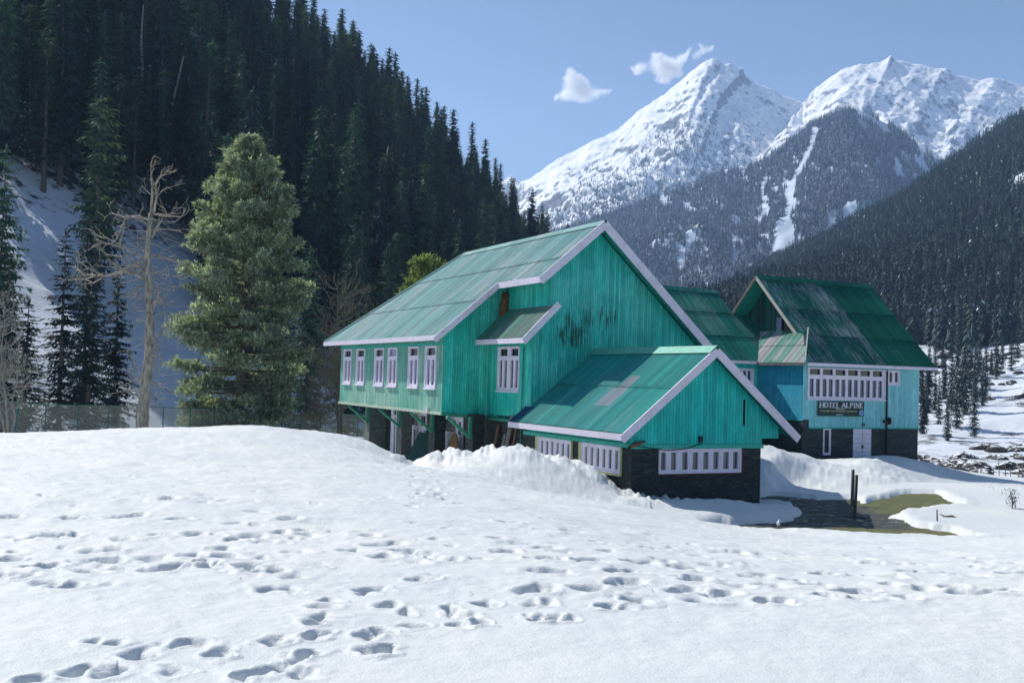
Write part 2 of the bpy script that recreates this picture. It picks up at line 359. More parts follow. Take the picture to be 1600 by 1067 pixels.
fp2 = "185,295 100,352 280,320 370,345 430,345 530,350 745,335 580,372 650,357 700,360 880,370 920,375 1065,365 1110,388 1080,384 90,390 130,392 230,397 270,395 390,395 420,398 300,362 340,425 380,428 90,432 150,432 520,413 560,415 600,400 640,405 700,405 740,402 810,388 840,392 590,440 560,445 785,432 760,437 1010,427 980,432 1160,440 1190,444 1290,397 1330,400 1290,430 1410,437 1450,440 1480,400 1410,392 1560,405 1560,432 1590,430 1460,412 370,455 340,462 90,485 60,492 240,487 280,490 60,527 110,524 380,515 400,520 340,537 300,532 120,568 70,570 160,572 530,482 570,480 640,490 680,488 700,462 780,460 820,465 880,450 950,460 1090,478 1060,482 1020,503 980,498 1080,508 1290,476 1240,500 1440,490 1400,486 1540,482 1500,490 800,515 840,517 590,512 1130,395 1240,430 1370,470 1180,462 470,392"
prng = random.Random(4); PRINTS = []
def add_print(px, py, big=1.0, deep=1.0):
    Y = 1.66*FPX/max(py-590-.0269*(px-800), 20)
    for _ in range(12):
        p = P(px, py, Y); zg = ground_base(np.array([p[0]]), np.array([Y]))[0]; d = P(px, py, 1.0); Y = .5*Y+.5*min(40, abs(zg/d[2]))
    p = P(px, py, Y)
    PRINTS.append((p[0], p[1], prng.uniform(.065, .098)*big*(1.7 if Y > 8 else 1), prng.uniform(.09, .135)*big*(1.25 if Y > 8 else 1), prng.gauss(0, .5), prng.uniform(.035, .07)*deep*(1.25 if Y > 8 else 1), prng.random()*50))
for tok in fp1.split(): a, b = map(float, tok.split(',')); add_print(a/2, 600+b/2)
for tok in fp2.split(): a, b = map(float, tok.split(',')); add_print(800+a/2, 680+b/2)
for i in range(110):   # fainter, older holes along the trodden band
    px = prng.uniform(-40, 1640); py = 852+26*math.sin(px/260.0+.6)+prng.gauss(0, 24)
    add_print(px, max(818 if px > 1050 else 770, py), prng.uniform(.5, .9), prng.uniform(.15, .6))
for i in range(60):
    px = prng.uniform(120, 1000); add_print(px, prng.uniform(715, 790), .8, .35)
for (px, py, a, b, th) in ((745, 713, .5, .22, .7), (775, 718, .6, .25, .6), (803, 724, .55, .22, .8), (728, 722, .4, .2, .5), (848, 735, .5, .22, .6), (702, 716, .35, .2, .9), (900, 746, .45, .22, .4), (812, 745, .6, .25, .3), (760, 735, .5, .2, .2), (870, 722, .35, .16, 1.0)):
    p = P(px, py, 33.6); PRINTS.append((p[0], 33.6, a, b, th, .16, px*.37))
for i in range(46): add_print(655+prng.gauss(0, 12)+i*1.1*(i % 2), 722+i*1.5+prng.gauss(0, 4), .8, .7)
def prints(X, Y, z):
    Xf = X.ravel(); Yf = Y.ravel(); zf = z.ravel(); nr, nc = X.shape
    yrow = Y[:, nc//2]; tc = X[nr//2]/Y[nr//2]
    for (x, y, a, b, th, dp, sd) in PRINTS:
        R = a*2.6
        r0, r1 = np.searchsorted(yrow, [y-R, y+R]); c0, c1 = np.searchsorted(tc, [(x-R)/y-.002, (x+R)/y+.002])
        if r1 <= r0 or c1 <= c0: continue
        sx = X[r0:r1, c0:c1]-x; sy = Y[r0:r1, c0:c1]-y
        wx = .05*(vnoise(sx*9+sd, sy*9, 3)-.5)*2; wy = .05*(vnoise(sx*9, sy*9+sd, 8)-.5)*2
        ex = ((sx+wx)*math.cos(th)+(sy+wy)*math.sin(th))/a; ey = (-(sx+wx)*math.sin(th)+(sy+wy)*math.cos(th))/b
        r = np.sqrt(ex*ex+ey*ey)
        z[r0:r1, c0:c1] += -dp*(1-sstep(.35, 1.08, r)) + dp*.16*np.exp(-((r-1.35)/.32)**2)*(.6+.8*vnoise(sx*7+sd, sy*7, 5))
    return z

def grid_faces(nr, nc):
    i = np.arange(nr-1)[:, None]*nc+np.arange(nc-1)[None]; i = i.ravel()
    return np.stack([i, i+1, i+nc+1, i+nc], 1)
def sheet(name, X, Y, Z, mats, uv=False):
    nr, nc = X.shape
    F = grid_faces(nr, nc)
    if (X[0, 1]-X[0, 0])*(Y[1, 0]-Y[0, 0])-(Y[0, 1]-Y[0, 0])*(X[1, 0]-X[0, 0]) < 0: F = F[:, ::-1]
    me = fast_mesh(name, np.stack([X.ravel(), Y.ravel(), Z.ravel()], 1), F, mats, smooth=True)
    return link(name, me)

pxs = np.concatenate([np.linspace(-900, -60, 40)[:-1], np.arange(-60, 1661, 1.75), np.linspace(1661, 2500, 40)[1:]])
tcol = (pxs-800)/FPX
yr = 1.66*FPX/np.arange(760, 62, -1.05)
yr = np.concatenate([np.linspace(.9, yr[0], 8)[:-1], yr, yr[-1]*1.011**np.arange(1, 125)])
gY, gT = np.meshgrid(yr, tcol, indexing='ij'); gXx = gT*gY
gZ = ground_shape(gXx, gY)
gZ = prints(gXx, gY, gZ)
gZ = pool_cut(gXx, gY, gZ)
ground = tag(sheet("snow_ground", gXx, gY, gZ, [M_SNOW]), kind='structure')
print("ground", gZ.shape, yr[-1])
def GZ(X, Y):
    return float(ground_shape(np.array([float(X)]), np.array([float(Y)]))[0])

# snow behind and to the sides of the camera, out to the horizon
s_ = MB()
s_.poly([(-40, .92, -1.64), (40, .92, -1.64), (60, -40, -1.7), (-60, -40, -1.7)])
tag(s_.build("snow_behind", M_SNOW), kind='structure')
s_ = MB(); s_.poly([(-9000, -9000, -16), (9000, -9000, -16), (9000, 12000, -16), (-9000, 12000, -16)])
tag(s_.build("valley_floor", M_SNOW), kind='structure')

# thawed wet ground in the hollow
def wet_ground():
    s = NT("wet_grass_ground"); g = s.n("TexCoord", out=3); sp = s.n("SeparateXYZ", {0: g}, out=None)
    a = s.noise(s.scalev(g, 1, 1.6), .9, 6, .65, .5); b = s.noise(g, 14, 5, .7); c2 = s.noise(s.scalev(g, 1.0, 2.2), 2.2, 5, .6, 1.0)
    mud = s.mix(s.ramp(b, .4, .65), (.04, .046, .04), (.12, .12, .10))
    gr = s.mix(s.ramp(b, .38, .66), (.07, .085, .028), (.17, .175, .06))
    # grass grows at the near edge and at the dry right-hand side
    k = s.m('ADD', s.ramp(sp.outputs[0], 11.4, 13.0, 0, 1), s.ramp(sp.outputs[1], 29.6, 31.4, 1, 0)); k = s.m('ADD', k, s.m('MULTIPLY', s.m('SUBTRACT', a, .5), 3.4))
    k = s.ramp(k, .35, .75)
    col = s.mix(k, mud, gr)
    water = s.m('MULTIPLY', s.ramp(c2, .53, .59), s.m('SUBTRACT', 1.0, k))
    col = s.mix(s.m('MULTIPLY', water, .75), col, (.02, .035, .035))
    s.base(col, s.m('MULTIPLY_ADD', water, -.75, .85), .5)
    s.bump(s.m('MULTIPLY', b, s.m('SUBTRACT', 1.0, water)), .9, .05); return s.mat
M_WET = wet_ground()
wx, wy = np.meshgrid(np.linspace(4.5, 19, 240), np.linspace(26.5, 42, 240))
wz = POOL_Z-.02+.05*fbm(wx*.6, wy*.6, 4, 77)+.02*fbm(wx*5, wy*5, 3, 78)
tag(sheet("wet_ground", wx, wy, wz, [M_WET]), kind='structure')

# ------------------------------------------------------------------ hillsides
def toe(Y): return np.interp(Y, [40, 90, 200, 330, 450, 600, 750, 1000], [-44, -37, 2, 41, 50, 68, 105, 190])
def hill_h(X, Y):
    D = (toe(Y)-X)*.955
    crest = np.interp(Y, [100, 250, 330, 450, 600, 750, 860, 1000], [250, 175, 98, 92, 86, 78, 30, 5])*np.interp(X/Y, [-.80, -.56], [.42, 1.0])  # crest cut lower out of view on the left, shaped to let the sun in
    lo = np.minimum(D, 45); hi = np.clip(D-45, 0, None)
    st = np.interp(Y, [110, 210, 330, 1000], [.52, .74, 1.0, .95])
    z = st*lo + np.minimum(hi, np.maximum(crest-45, 0))*np.interp(Y, [90, 150, 260, 330, 1000], [.60, .70, 1.03, 1.03, .95])
    over = np.clip(D-crest, 0, None); z = z-over*.9
    b = -6.5+np.interp(Y, [90, 300, 1000], [0, 2, 12])
    k = sstep(0, 14, D)
    z = z+b+k*(5.0*fbm(X*.035+3, Y*.022, 4, 41)*(.35+.65*sstep(170, 230, Y))+9*sstep(30, 90, D)*sstep(190, 260, Y)*(ridged(X*.018+Y*.004, Y*.018, 4, 43)-.5)+.9*fbm(X*.16, Y*.16, 4, 44))
    return np.where(D < 0, b+D*.25, z)
def right_h(X, Y):
    u = X/Y
    c = RIGHT_CREST(u)                           # crest distance and height
    yc, zc = c
    yt = 430.0
    base = np.interp(Y, [95, 130, 160, 200, 260, 350, 430, 20000], [-8.0, -10.4, -9.6, -6.0, 0, 11, 22, 22])
    base = base + .14*(X-.30*Y-25)*sstep(120, 240, Y)*(Y < 1e9)*(1-.5*sstep(300, 450, Y))
    s = np.clip((Y-yt)/(yc-yt), 0, 1.0)
    z = base+(zc-base)*s**.93*(Y > yt)
    z = z-np.clip(Y-yc, 0, None)*.5
    k = sstep(140, 220, Y)*(1-.75*sstep(.85, 1.0, s)*(Y > yt))
    return z+k*(2.2*fbm(X*.03, Y*.03, 4, 51)+1.0*fbm(X*.12, Y*.12, 4, 52)+(Y > yt)*28*s*(1-s)*4*(ridged(X*.004+Y*.0012, Y*.0022, 4, 53)-.5))
def crestline(pts, yfun, dz=0.0):
    a = [P(px, py, yfun(px)) for px, py in pts]
    u = np.array([p[0]/p[1] for p in a]); y = np.array([p[1] for p in a]); z = np.array([p[2]+dz for p in a])
    return lambda q: (np.interp(q, u, y), np.interp(q, u, z))
RIGHT_CREST = crestline([(700, 640), (900, 560), (1060, 490), (1100, 472), (1140, 455), (1170, 438), (1210, 417), (1250, 401), (1290, 381), (1310, 367), (1340, 352), (1370, 338), (1400, 323), (1430, 303), (1460, 280), (1500, 253), (1530, 233), (1560, 213), (1600, 190), (1700, 140), (1900, 90), (2400, 60)],
                        lambda px: np.interp(px, [900, 1100, 1600, 2400], [1500, 1450, 1150, 1000]))
MASS_CREST = crestline([(300, 380), (560, 330), (690, 302), (725, 298), (745, 291), (755, 286), (772, 289), (785, 281), (792, 273), (802, 270), (813, 284), (830, 276), (850, 263), (870, 250), (895, 238), (920, 222), (945, 210), (960, 203), (975, 191), (985, 184), (1000, 172), (1012, 163), (1025, 156), (1040, 146),
                        (1055, 135), (1065, 127), (1077, 113), (1085, 107), (1095, 100), (1105, 94), (1113, 90), (1121, 92), (1130, 101), (1141, 98), (1150, 103), (1160, 106), (1164, 118), (1180, 128), (1205, 137), (1225, 149), (1245, 158), (1256, 162), (1264, 150), (1276, 137),
                        (1290, 127), (1300, 119), (1312, 111), (1330, 105), (1345, 100), (1360, 101), (1375, 97), (1386, 92), (1392, 86), (1399, 94), (1410, 97), (1425, 101), (1440, 100), (1460, 106), (1480, 107), (1495, 118), (1510, 122), (1530, 127), (1545, 123), (1560, 121), (1580, 129), (1600, 134), (1650, 150), (1800, 140), (2100, 190)],
                       lambda px: np.interp(px, [300, 700, 780, 820, 2400], [4600, 4600, 4600, 3700, 3600]))
SPUR_CREST = crestline([(560, 430), (780, 400), (840, 372), (880, 360), (930, 343), (980, 327), (1030, 307), (1080, 293), (1120, 272), (1160, 268), (1200, 249), (1230, 226), (1270, 195), (1300, 180), (1325, 174), (1350, 177), (1380, 190), (1410, 207), (1430, 226), (1470, 262), (1500, 285), (1530, 308), (1600, 350), (1700, 400), (2100, 500)],
                       lambda px: np.interp(px, [560, 900, 1325, 1700], [2500, 2450, 2250, 2500]))
def mass_h(X, Y):
    u = X/Y; yc, zc = MASS_CREST(u); y0 = 2300.0
    s = np.clip((Y-y0)/(yc-y0), 0, 1); zb = 120.0
    # spurs run down to the left of the summits, so lower ground follows a point of the crest further right
    ue = u+(1-s)*.13+.05*(1-s)*fbm(X*.0016, Y*.0016, 3, 67)*np.minimum(1, (1-s)*4)
    _, zc = MASS_CREST(np.where(Y < yc, ue, u))
    zc = np.minimum(zc, MASS_CREST(u)[1]+60*(1-s)+420*(1-s)**2)
    p = 1+.35*np.sin(s*math.pi)*0
    z = zb+(zc-zb)*(s**1.08)
    z = z-np.clip(Y-yc, 0, None)*.8
    k = np.sin(np.clip(s, 0, 1)*math.pi)**.6*(Y < yc)
    r1 = ridged((X+.55*Y)*.0022, (Y-.25*X)*.0011, 6, 61, .55); r2 = ridged((X+.75*Y)*.006+5, (Y-.5*X)*.0028, 5, 62, .6)
    z = z+k*(120*(r1-.55)+70*(r2-.5)+15*(ridged((X+.9*Y)*.016, (Y-.6*X)*.007, 4, 66, .6)-.5))
    near = np.exp(-((Y-yc)/90)**2)
    z = z+ (18*fbm(X*.016, Y*.016, 5, 63, .6)+7*fbm(X*.05, Y*.05, 4, 64, .65))*(k*1.1+.5*near)
    return z
def spur_h(X, Y):
    yc, zc = SPUR_CREST(X/Y); y0 = 1350.0
    s = np.clip((Y-y0)/(yc-y0), 0, 1); zb = -20.0
    z = zb+(zc-zb)*(s**.95)-np.clip(Y-yc, 0, None)*.45
    k = np.sin(s*math.pi)**.7*(Y < yc)
    r1 = ridged(X*.0034+.3, Y*.0013+.0004*X, 5, 71, .5)
    return z+k*(120*(r1-.55)+9*fbm(X*.02, Y*.02, 4, 72))

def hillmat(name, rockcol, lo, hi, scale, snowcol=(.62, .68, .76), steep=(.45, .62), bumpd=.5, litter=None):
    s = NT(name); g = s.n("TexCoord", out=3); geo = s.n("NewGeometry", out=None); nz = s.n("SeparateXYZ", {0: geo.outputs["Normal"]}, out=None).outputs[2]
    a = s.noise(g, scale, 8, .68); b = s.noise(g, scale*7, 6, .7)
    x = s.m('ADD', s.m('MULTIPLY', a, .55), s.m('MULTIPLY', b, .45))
    if litter: x = s.m('ADD', x, s.ramp(s.n('SeparateXYZ', {0: g}, out=2), litter[0], litter[1], 0, litter[2]))  # forest litter, plus the dense shade between trees, put into the colour
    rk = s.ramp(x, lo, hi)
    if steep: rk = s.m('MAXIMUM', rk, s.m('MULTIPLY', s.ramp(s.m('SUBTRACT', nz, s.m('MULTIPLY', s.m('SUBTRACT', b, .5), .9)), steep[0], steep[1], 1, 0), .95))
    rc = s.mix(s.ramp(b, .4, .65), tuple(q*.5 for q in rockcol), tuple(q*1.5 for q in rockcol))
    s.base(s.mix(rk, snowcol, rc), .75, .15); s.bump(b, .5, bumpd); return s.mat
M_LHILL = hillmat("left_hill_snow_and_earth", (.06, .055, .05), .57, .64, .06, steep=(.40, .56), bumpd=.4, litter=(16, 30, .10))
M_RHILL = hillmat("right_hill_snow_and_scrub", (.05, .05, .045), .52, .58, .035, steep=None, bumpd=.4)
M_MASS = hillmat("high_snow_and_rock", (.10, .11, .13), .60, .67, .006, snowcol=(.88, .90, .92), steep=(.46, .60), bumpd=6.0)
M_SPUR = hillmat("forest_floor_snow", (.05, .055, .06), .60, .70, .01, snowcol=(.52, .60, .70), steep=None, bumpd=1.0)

hy, hx = np.meshgrid(np.linspace(60, 1000, 520), np.linspace(0, 1, 260), indexing='ij')
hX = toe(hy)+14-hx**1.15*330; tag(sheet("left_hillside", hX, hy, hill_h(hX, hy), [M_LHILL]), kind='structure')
uu = np.linspace(-.16, .75, 420); yy = 95*(1900/95)**np.linspace(0, 1, 520)
rY, rU = np.meshgrid(yy, uu, indexing='ij'); rX = rU*rY
tag(sheet("right_hillside", rX, rY, right_h(rX, rY), [M_RHILL]), kind='structure')
def mgrid(u0, u1, nu, y0, y1, ny):
    Yg, Ug = np.meshgrid(np.linspace(y0, y1, ny), np.linspace(u0, u1, nu), indexing='ij'); return Ug*Yg, Yg
mX, mY = mgrid(-.32, .75, 760, 2200, 5000, 520)
tag(sheet("snow_mountains", mX, mY, mass_h(mX, mY), [M_MASS]), kind='structure')
qX, qY = mgrid(-.2, .75, 420, 1300, 2900, 300)
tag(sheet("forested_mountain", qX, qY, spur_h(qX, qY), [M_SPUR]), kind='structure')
# ------------------------------------------------------------------ building materials (paint colours)
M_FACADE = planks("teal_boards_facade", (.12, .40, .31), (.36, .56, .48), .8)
M_GABLE = planks("teal_boards_gable", (.016, .46, .40), (.12, .60, .54), .7,
                 rot=[(21.5, 2.75, 1.0, 1.0, .58), (20.1, 2.0, 1.0, 1.3, .55), (20.8, 1.7, 2.6, 1.3, .42)])
M_SIDEW = planks("teal_boards_side", (.015, .50, .41), (.13, .66, .55), .65)
M_ANNEX = planks("teal_boards_annex", (.008, .50, .455), (.07, .64, .59), .45, pw=.12)
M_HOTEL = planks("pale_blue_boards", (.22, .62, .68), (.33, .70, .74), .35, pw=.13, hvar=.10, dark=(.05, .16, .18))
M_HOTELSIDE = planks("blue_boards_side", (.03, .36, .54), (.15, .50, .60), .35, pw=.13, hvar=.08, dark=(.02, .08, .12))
M_BAREWOOD = planks("bare_weathered_boards", (.10, .085, .06), (.17, .17, .13), .7, pw=.2, hvar=.4)
M_ATTIC = planks("attic_boards", (.03, .17, .14), (.07, .06, .045), .8, pw=.2, hvar=.3)
M_ROOF = sheetroof("pale_teal_roof_sheets", (.13, .34, .34), (.17, .40, .40), (.48, .53, .55), .8, rust=.22, tint=.10, groove_shade=.3)
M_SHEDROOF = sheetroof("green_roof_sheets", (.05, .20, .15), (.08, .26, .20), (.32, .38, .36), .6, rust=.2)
M_ANNEXROOF = sheetroof("turquoise_roof_sheets", (.03, .42, .40), (.045, .47, .44), (.46, .52, .60), .25, pitch=.15, groove_shade=.45, tint=.12, rust=.05,
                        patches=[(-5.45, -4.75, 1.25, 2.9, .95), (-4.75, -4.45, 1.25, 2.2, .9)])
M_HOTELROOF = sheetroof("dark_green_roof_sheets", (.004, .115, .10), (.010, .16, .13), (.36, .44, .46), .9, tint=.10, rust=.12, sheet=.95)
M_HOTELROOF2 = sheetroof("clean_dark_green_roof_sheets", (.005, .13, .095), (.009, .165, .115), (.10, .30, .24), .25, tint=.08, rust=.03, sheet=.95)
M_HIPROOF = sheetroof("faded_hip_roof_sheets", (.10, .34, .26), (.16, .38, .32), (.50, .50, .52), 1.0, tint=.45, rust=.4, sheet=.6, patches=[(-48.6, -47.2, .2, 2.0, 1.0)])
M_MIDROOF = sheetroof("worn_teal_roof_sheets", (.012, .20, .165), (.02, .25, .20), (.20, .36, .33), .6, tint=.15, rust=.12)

def white_paint(name, col=(.70, .66, .78)):
    s = NT(name); g = s.n("TexCoord", out=3); a = s.noise(g, 3.0, 6, .7); b = s.noise(g, 22, 4, .7)
    c = s.mix(s.ramp(a, .35, .7), col, tuple(x*.86 for x in col))
    c = s.mix(s.m('MULTIPLY', s.ramp(s.m('ADD', s.m('MULTIPLY', a, .6), s.m('MULTIPLY', b, .4)), .585, .64), .75), c, (.15, .13, .13))
    s.base(c, .6, .25); s.bump(b, .2, .004); return s.mat
M_WHITE = white_paint("chalky_white_paint"); M_WHITE2 = white_paint("white_window_paint", (.76, .72, .86))
M_YELLOW = simple("pale_yellow_paint", (.50, .50, .26), .6)
M_GREENTRIM = simple("green_trim_paint", (.03, .26, .17), .5)
M_TEALTRIM = simple("teal_trim_paint", (.03, .42, .34), .55)
M_PALETRIM = simple("pale_trim_board", (.42, .52, .42), .6)
M_SOFFIT = simple("teal_soffit", (.015, .30, .25), .7)
M_DARK = simple("dark_void", (.006, .008, .01), .9)  # near-black colour standing in for unlit holes
M_RUSTY = simple("rusty_metal", (.10, .05, .03), .8)
M_BLACK = simple("black_metal", (.012, .014, .018), .45)
M_GREYWOOD = simple("grey_weathered_wood", (.16, .15, .14), .8, var=.4, scale=14)
M_BROWNWOOD = simple("brown_wood", (.16, .09, .045), .75, var=.4, scale=14)
M_REDWOOD = simple("dull_red_paint", (.12, .02, .022), .6)
M_TARP = simple("dark_blue_sheet", (.004, .035, .13), .5)
M_ICE = simple("snow_patch_white", (.80, .85, .9), .5, var=.03)
M_METALPOST = simple("dark_metal_post", (.03, .045, .045), .5)

def glassmat(name, col, spec=.7, rough=.08, curtain=None):
    s = NT(name)
    if curtain:
        uv, u, v = s.uvxy(); st = s.noise(s.scalev(uv, 22, .6), 1.0, 3, .5); c = s.mix(s.ramp(st, .4, .62), col, curtain); s.base(c, rough, spec)
    else: s.base(col, rough, spec)
    return s.mat
M_GLASS = glassmat("dark_window_glass", (.012, .02, .028)); M_CURT = glassmat("curtained_window_glass", (.05, .07, .16), .6, .12, (.16, .17, .33))
M_GLASSB = glassmat("blue_window_glass", (.015, .04, .10), .8, .06); M_NET = glassmat("net_window_glass", (.03, .05, .06), .6, .15, (.13, .17, .18))
M_BOARDED = glassmat("white_backed_glass", (.35, .36, .48), .5, .2)

def stone(name, a, b, mortar, sc=1.0):
    s = NT(name); uv, u, v = s.uvxy(); u2 = s.scalev(uv, 2.6*sc, 7.5*sc); wob = s.noise(uv, 3, 3, .5)
    nd = s.n("VectorMath", {0: u2}, operation='ADD', out=None); s.t.links.new(s.n("CombineXYZ", {0: wob, 1: wob}), nd.inputs[1])
    vo = s.n("TexVoronoi", {"Vector": nd.outputs[0], "Scale": 1.0}, out=None, feature='F1'); ve = s.n("TexVoronoi", {"Vector": nd.outputs[0], "Scale": 1.0}, out=0, feature='DISTANCE_TO_EDGE')
    f = s.noise(uv, 26, 5, .7); k = s.n("SeparateXYZ", {0: vo.outputs[1]}, out=0)
    c = s.mix(k, a, b); c = s.mix(s.m('MULTIPLY', s.ramp(f, .3, .75), .6), c, tuple(x*.55 for x in a))
    e = s.ramp(ve, .0, .10, 1, 0); c = s.mix(s.m('MULTIPLY', e, .8), c, mortar)
    s.base(c, .7, .35); s.bump(s.m('SUBTRACT', s.m('MULTIPLY_ADD', f, .4, k), e), .8, .03); return s.mat
M_STONE = stone("dark_slate_masonry", (.022, .034, .040), (.045, .060, .064), (.010, .014, .018))
M_STONE2 = stone("slate_masonry_hotel", (.030, .046, .052), (.060, .078, .078), (.014, .018, .022), .9)
M_PILLAR = stone("pale_pillar_masonry", (.12, .14, .14), (.17, .19, .18), (.07, .08, .08), 1.4)  # lighter masonry for the two far pillars

# ------------------------------------------------------------------ building kit; coordinates are v (right), a (away), z
class Site:
    """A building on the shared plan grid: geometry is written in plan metres, the Empty stands at its base."""
    def __init__(s, name, o):
        c, si = math.cos(YAW), math.sin(YAW); s.o = np.array(o, float)
        wpt = (o[0]*c-o[1]*si, o[0]*si+o[1]*c, o[2]); s.root = empty(name, wpt, YAW)
    def add(s, name, mb, mats, parent=None):
        ob = mb.build(name, mats, parent or s.root)
        me = ob.data; n = len(me.vertices); co = np.empty(n*3, np.float32); me.vertices.foreach_get("co", co)
        co = (co.reshape(-1, 3)-s.o.astype(np.float32)); me.vertices.foreach_set("co", co.ravel()); me.update(); return ob

def fmap(face, plane):
    """(s along wall, n outwards, z) -> (v,a,z)."""
    if face == 'v': return lambda t, n, z: (plane-n, t, z)
    return lambda t, n, z: (t, plane-n, z)
def fbox(mb, f, t0, t1, n0, n1, z0, z1, m=0):
    a = f(t0, n0, z0); b = f(t1, n1, z1)
    mb.box(min(a[0], b[0]), max(a[0], b[0]), min(a[1], b[1]), max(a[1], b[1]), z0, z1, m)
def wall_grid(mb, f, t0, t1, z0, z1, holes, thick=.14, m=0):
    """Wall slab with real openings (t0,t1,z0,z1)."""
    T = sorted({t0, t1, *[h[0] for h in holes], *[h[1] for h in holes]}); Z = sorted({z0, z1, *[h[2] for h in holes], *[h[3] for h in holes]})
    T = [t for t in T if t0 <= t <= t1]; Z = [z for z in Z if z0 <= z <= z1]
    for i in range(len(T)-1):
        for j in range(len(Z)-1):
            ct = (T[i]+T[i+1])/2; cz = (Z[j]+Z[j+1])/2
            if any(h[0] < ct < h[1] and h[2] < cz < h[3] for h in holes): continue
            p = [f(T[i], 0, Z[j]), f(T[i+1], 0, Z[j]), f(T[i+1], 0, Z[j+1]), f(T[i], 0, Z[j+1])]
            mb.poly(p, m=m)
def window(site, face, plane, t0, t1, z0, z1, lights, parent=None, frame=.07, glass=None, name="window", sash_w=None, sill=True, proud=.05, mfr=None, topglass=None, ztop=None, deep=.10):
    """A window part: outer frame, with sash (stiles and rails between the lights), panes and sill as sub-parts."""
    f = fmap(face, plane); fr = MB(); mfr = mfr or M_WHITE2
    fbox(fr, f, t0, t0+frame, -deep, proud, z0, z1); fbox(fr, f, t1-frame, t1, -deep, proud, z0, z1)
    fbox(fr, f, t0+frame, t1-frame, -deep, proud, z0, z0+frame); fbox(fr, f, t0+frame, t1-frame, -deep, proud, z1-frame, z1)
    o = site.add(name, fr, mfr, parent)
    T = sorted({t0+frame, t1-frame, *[x for l in lights for x in l[:2]]}); Z = sorted({z0+frame, z1-frame, *[x for l in lights for x in l[2:]]})
    sa = MB()
    for i in range(len(T)-1):
        run = None
        for j in range(len(Z)):
            solid = j < len(Z)-1 and not any(l[0] < (T[i]+T[i+1])/2 < l[1] and l[2] < (Z[j]+Z[j+1])/2 < l[3] for l in lights)
            if solid and run is None: run = Z[j]
            if not solid and run is not None: fbox(sa, f, T[i], T[i+1], -.05, .022, run, Z[j]); run = None
    if sa.v: site.add("sash", sa, mfr, o)
    pa = MB(); pa.poly([f(t0+frame, -.055, z0+frame), f(t1-frame, -.055, z0+frame), f(t1-frame, -.055, (ztop or z1-frame)), f(t0+frame, -.055, (ztop or z1-frame))])
    site.add("pane", pa, glass or M_GLASS, o)
    if ztop:
        pb = MB(); pb.poly([f(t0+frame, -.09, ztop), f(t1-frame, -.09, ztop), f(t1-frame, -.09, z1-frame), f(t0+frame, -.09, z1-frame)]); site.add("transom_pane", pb, topglass or M_GLASS, o)
    if sill:
        sl = MB(); fbox(sl, f, t0-.03, t1+.03, -.02, proud+.05, z0-.045, z0-.002); site.add("sill", sl, mfr, o)
    return o

def panel(mb, O, et, ew, n, t0, t1, wlo, whi, pitch=.125, amp=.017, course=2.35, seg=6, uvoff=0.0, thick=.0):
    """Corrugated sheets: columns run up the slope from wlo(t) to whi(t)."""
    O = np.array(O, float); et = np.array(et, float); ew = np.array(ew, float); n = np.array(n, float)
    N = max(2, int((t1-t0)/pitch*seg)); ts = np.linspace(t0, t1, N+1)
    hmax = max(whi(t) for t in (t0, (t0+t1)/2, t1)); nc = max(1, int(math.ceil(hmax/course)))
    for k in range(nc):
        b = len(mb.v); w0c = k*course-.06*(k > 0); w1c = (k+1)*course
        rng_ = random.Random(int(O[0]*7+k*13)); cols = []
        for t in ts:
            lo = max(wlo(t), w0c); hi = min(whi(t), w1c)
            if hi <= lo: hi = lo
            shi = int(math.floor(t/.82)); jit = (hash((shi, k)) % 100)/100.0*.03
            h = amp*math.cos(2*math.pi*t/pitch)
            for w_, lift in ((lo-jit*(k > 0), .030 if k else .012), ((lo+hi)/2, .012), (hi, 0.0)):
                mb.v.append(tuple(O+et*t+ew*w_+n*(h+lift)))
            cols.append((t, lo, hi))
        for i in range(N):
            if cols[i][2]-cols[i][1] < 1e-4 and cols[i+1][2]-cols[i+1][1] < 1e-4: continue
            for j in range(2):
                q = (b+i*3+j, b+(i+1)*3+j, b+(i+1)*3+j+1, b+i*3+j+1)
                uvs = []
                for (ii, jj) in ((i, j), (i+1, j), (i+1, j+1), (i, j+1)):
                    t, lo, hi = cols[ii]; uvs.append((t+uvoff, (lo, (lo+hi)/2, hi)[jj]))
                a, b_, c_ = (np.array(mb.v[x]) for x in q[:3])
                if np.dot(np.cross(b_-a, c_-a), n) < 0: q = q[::-1]; uvs = uvs[::-1]
                mb.f.append(q); mb.uv += uvs; mb.m.append(0); mb.sm.append(True)

def slope(mb, axis, lowpos, zlow, run, rise, t0, t1, whi=None, wlo=None, sign=1, **k):
    """Roof slope. axis 'a': eave runs along a at v=lowpos, rising towards +v (sign 1) or -v. axis 'v': eave runs along v at a=lowpos."""
    L = math.hypot(run, rise); c, s_ = run/L, rise/L
    if axis == 'a': et = (0, 1, 0); ew = (c*sign, 0, s_); n = (-s_*sign, 0, c); O = (lowpos, 0, zlow)
    else: et = (1, 0, 0); ew = (0, c*sign, s_); n = (0, -s_*sign, c); O = (0, lowpos, zlow)
    whi = whi or (lambda t: L); wlo = wlo or (lambda t: 0.0)
    panel(mb, O, et, ew, n, t0, t1, wlo, whi, **k); return L

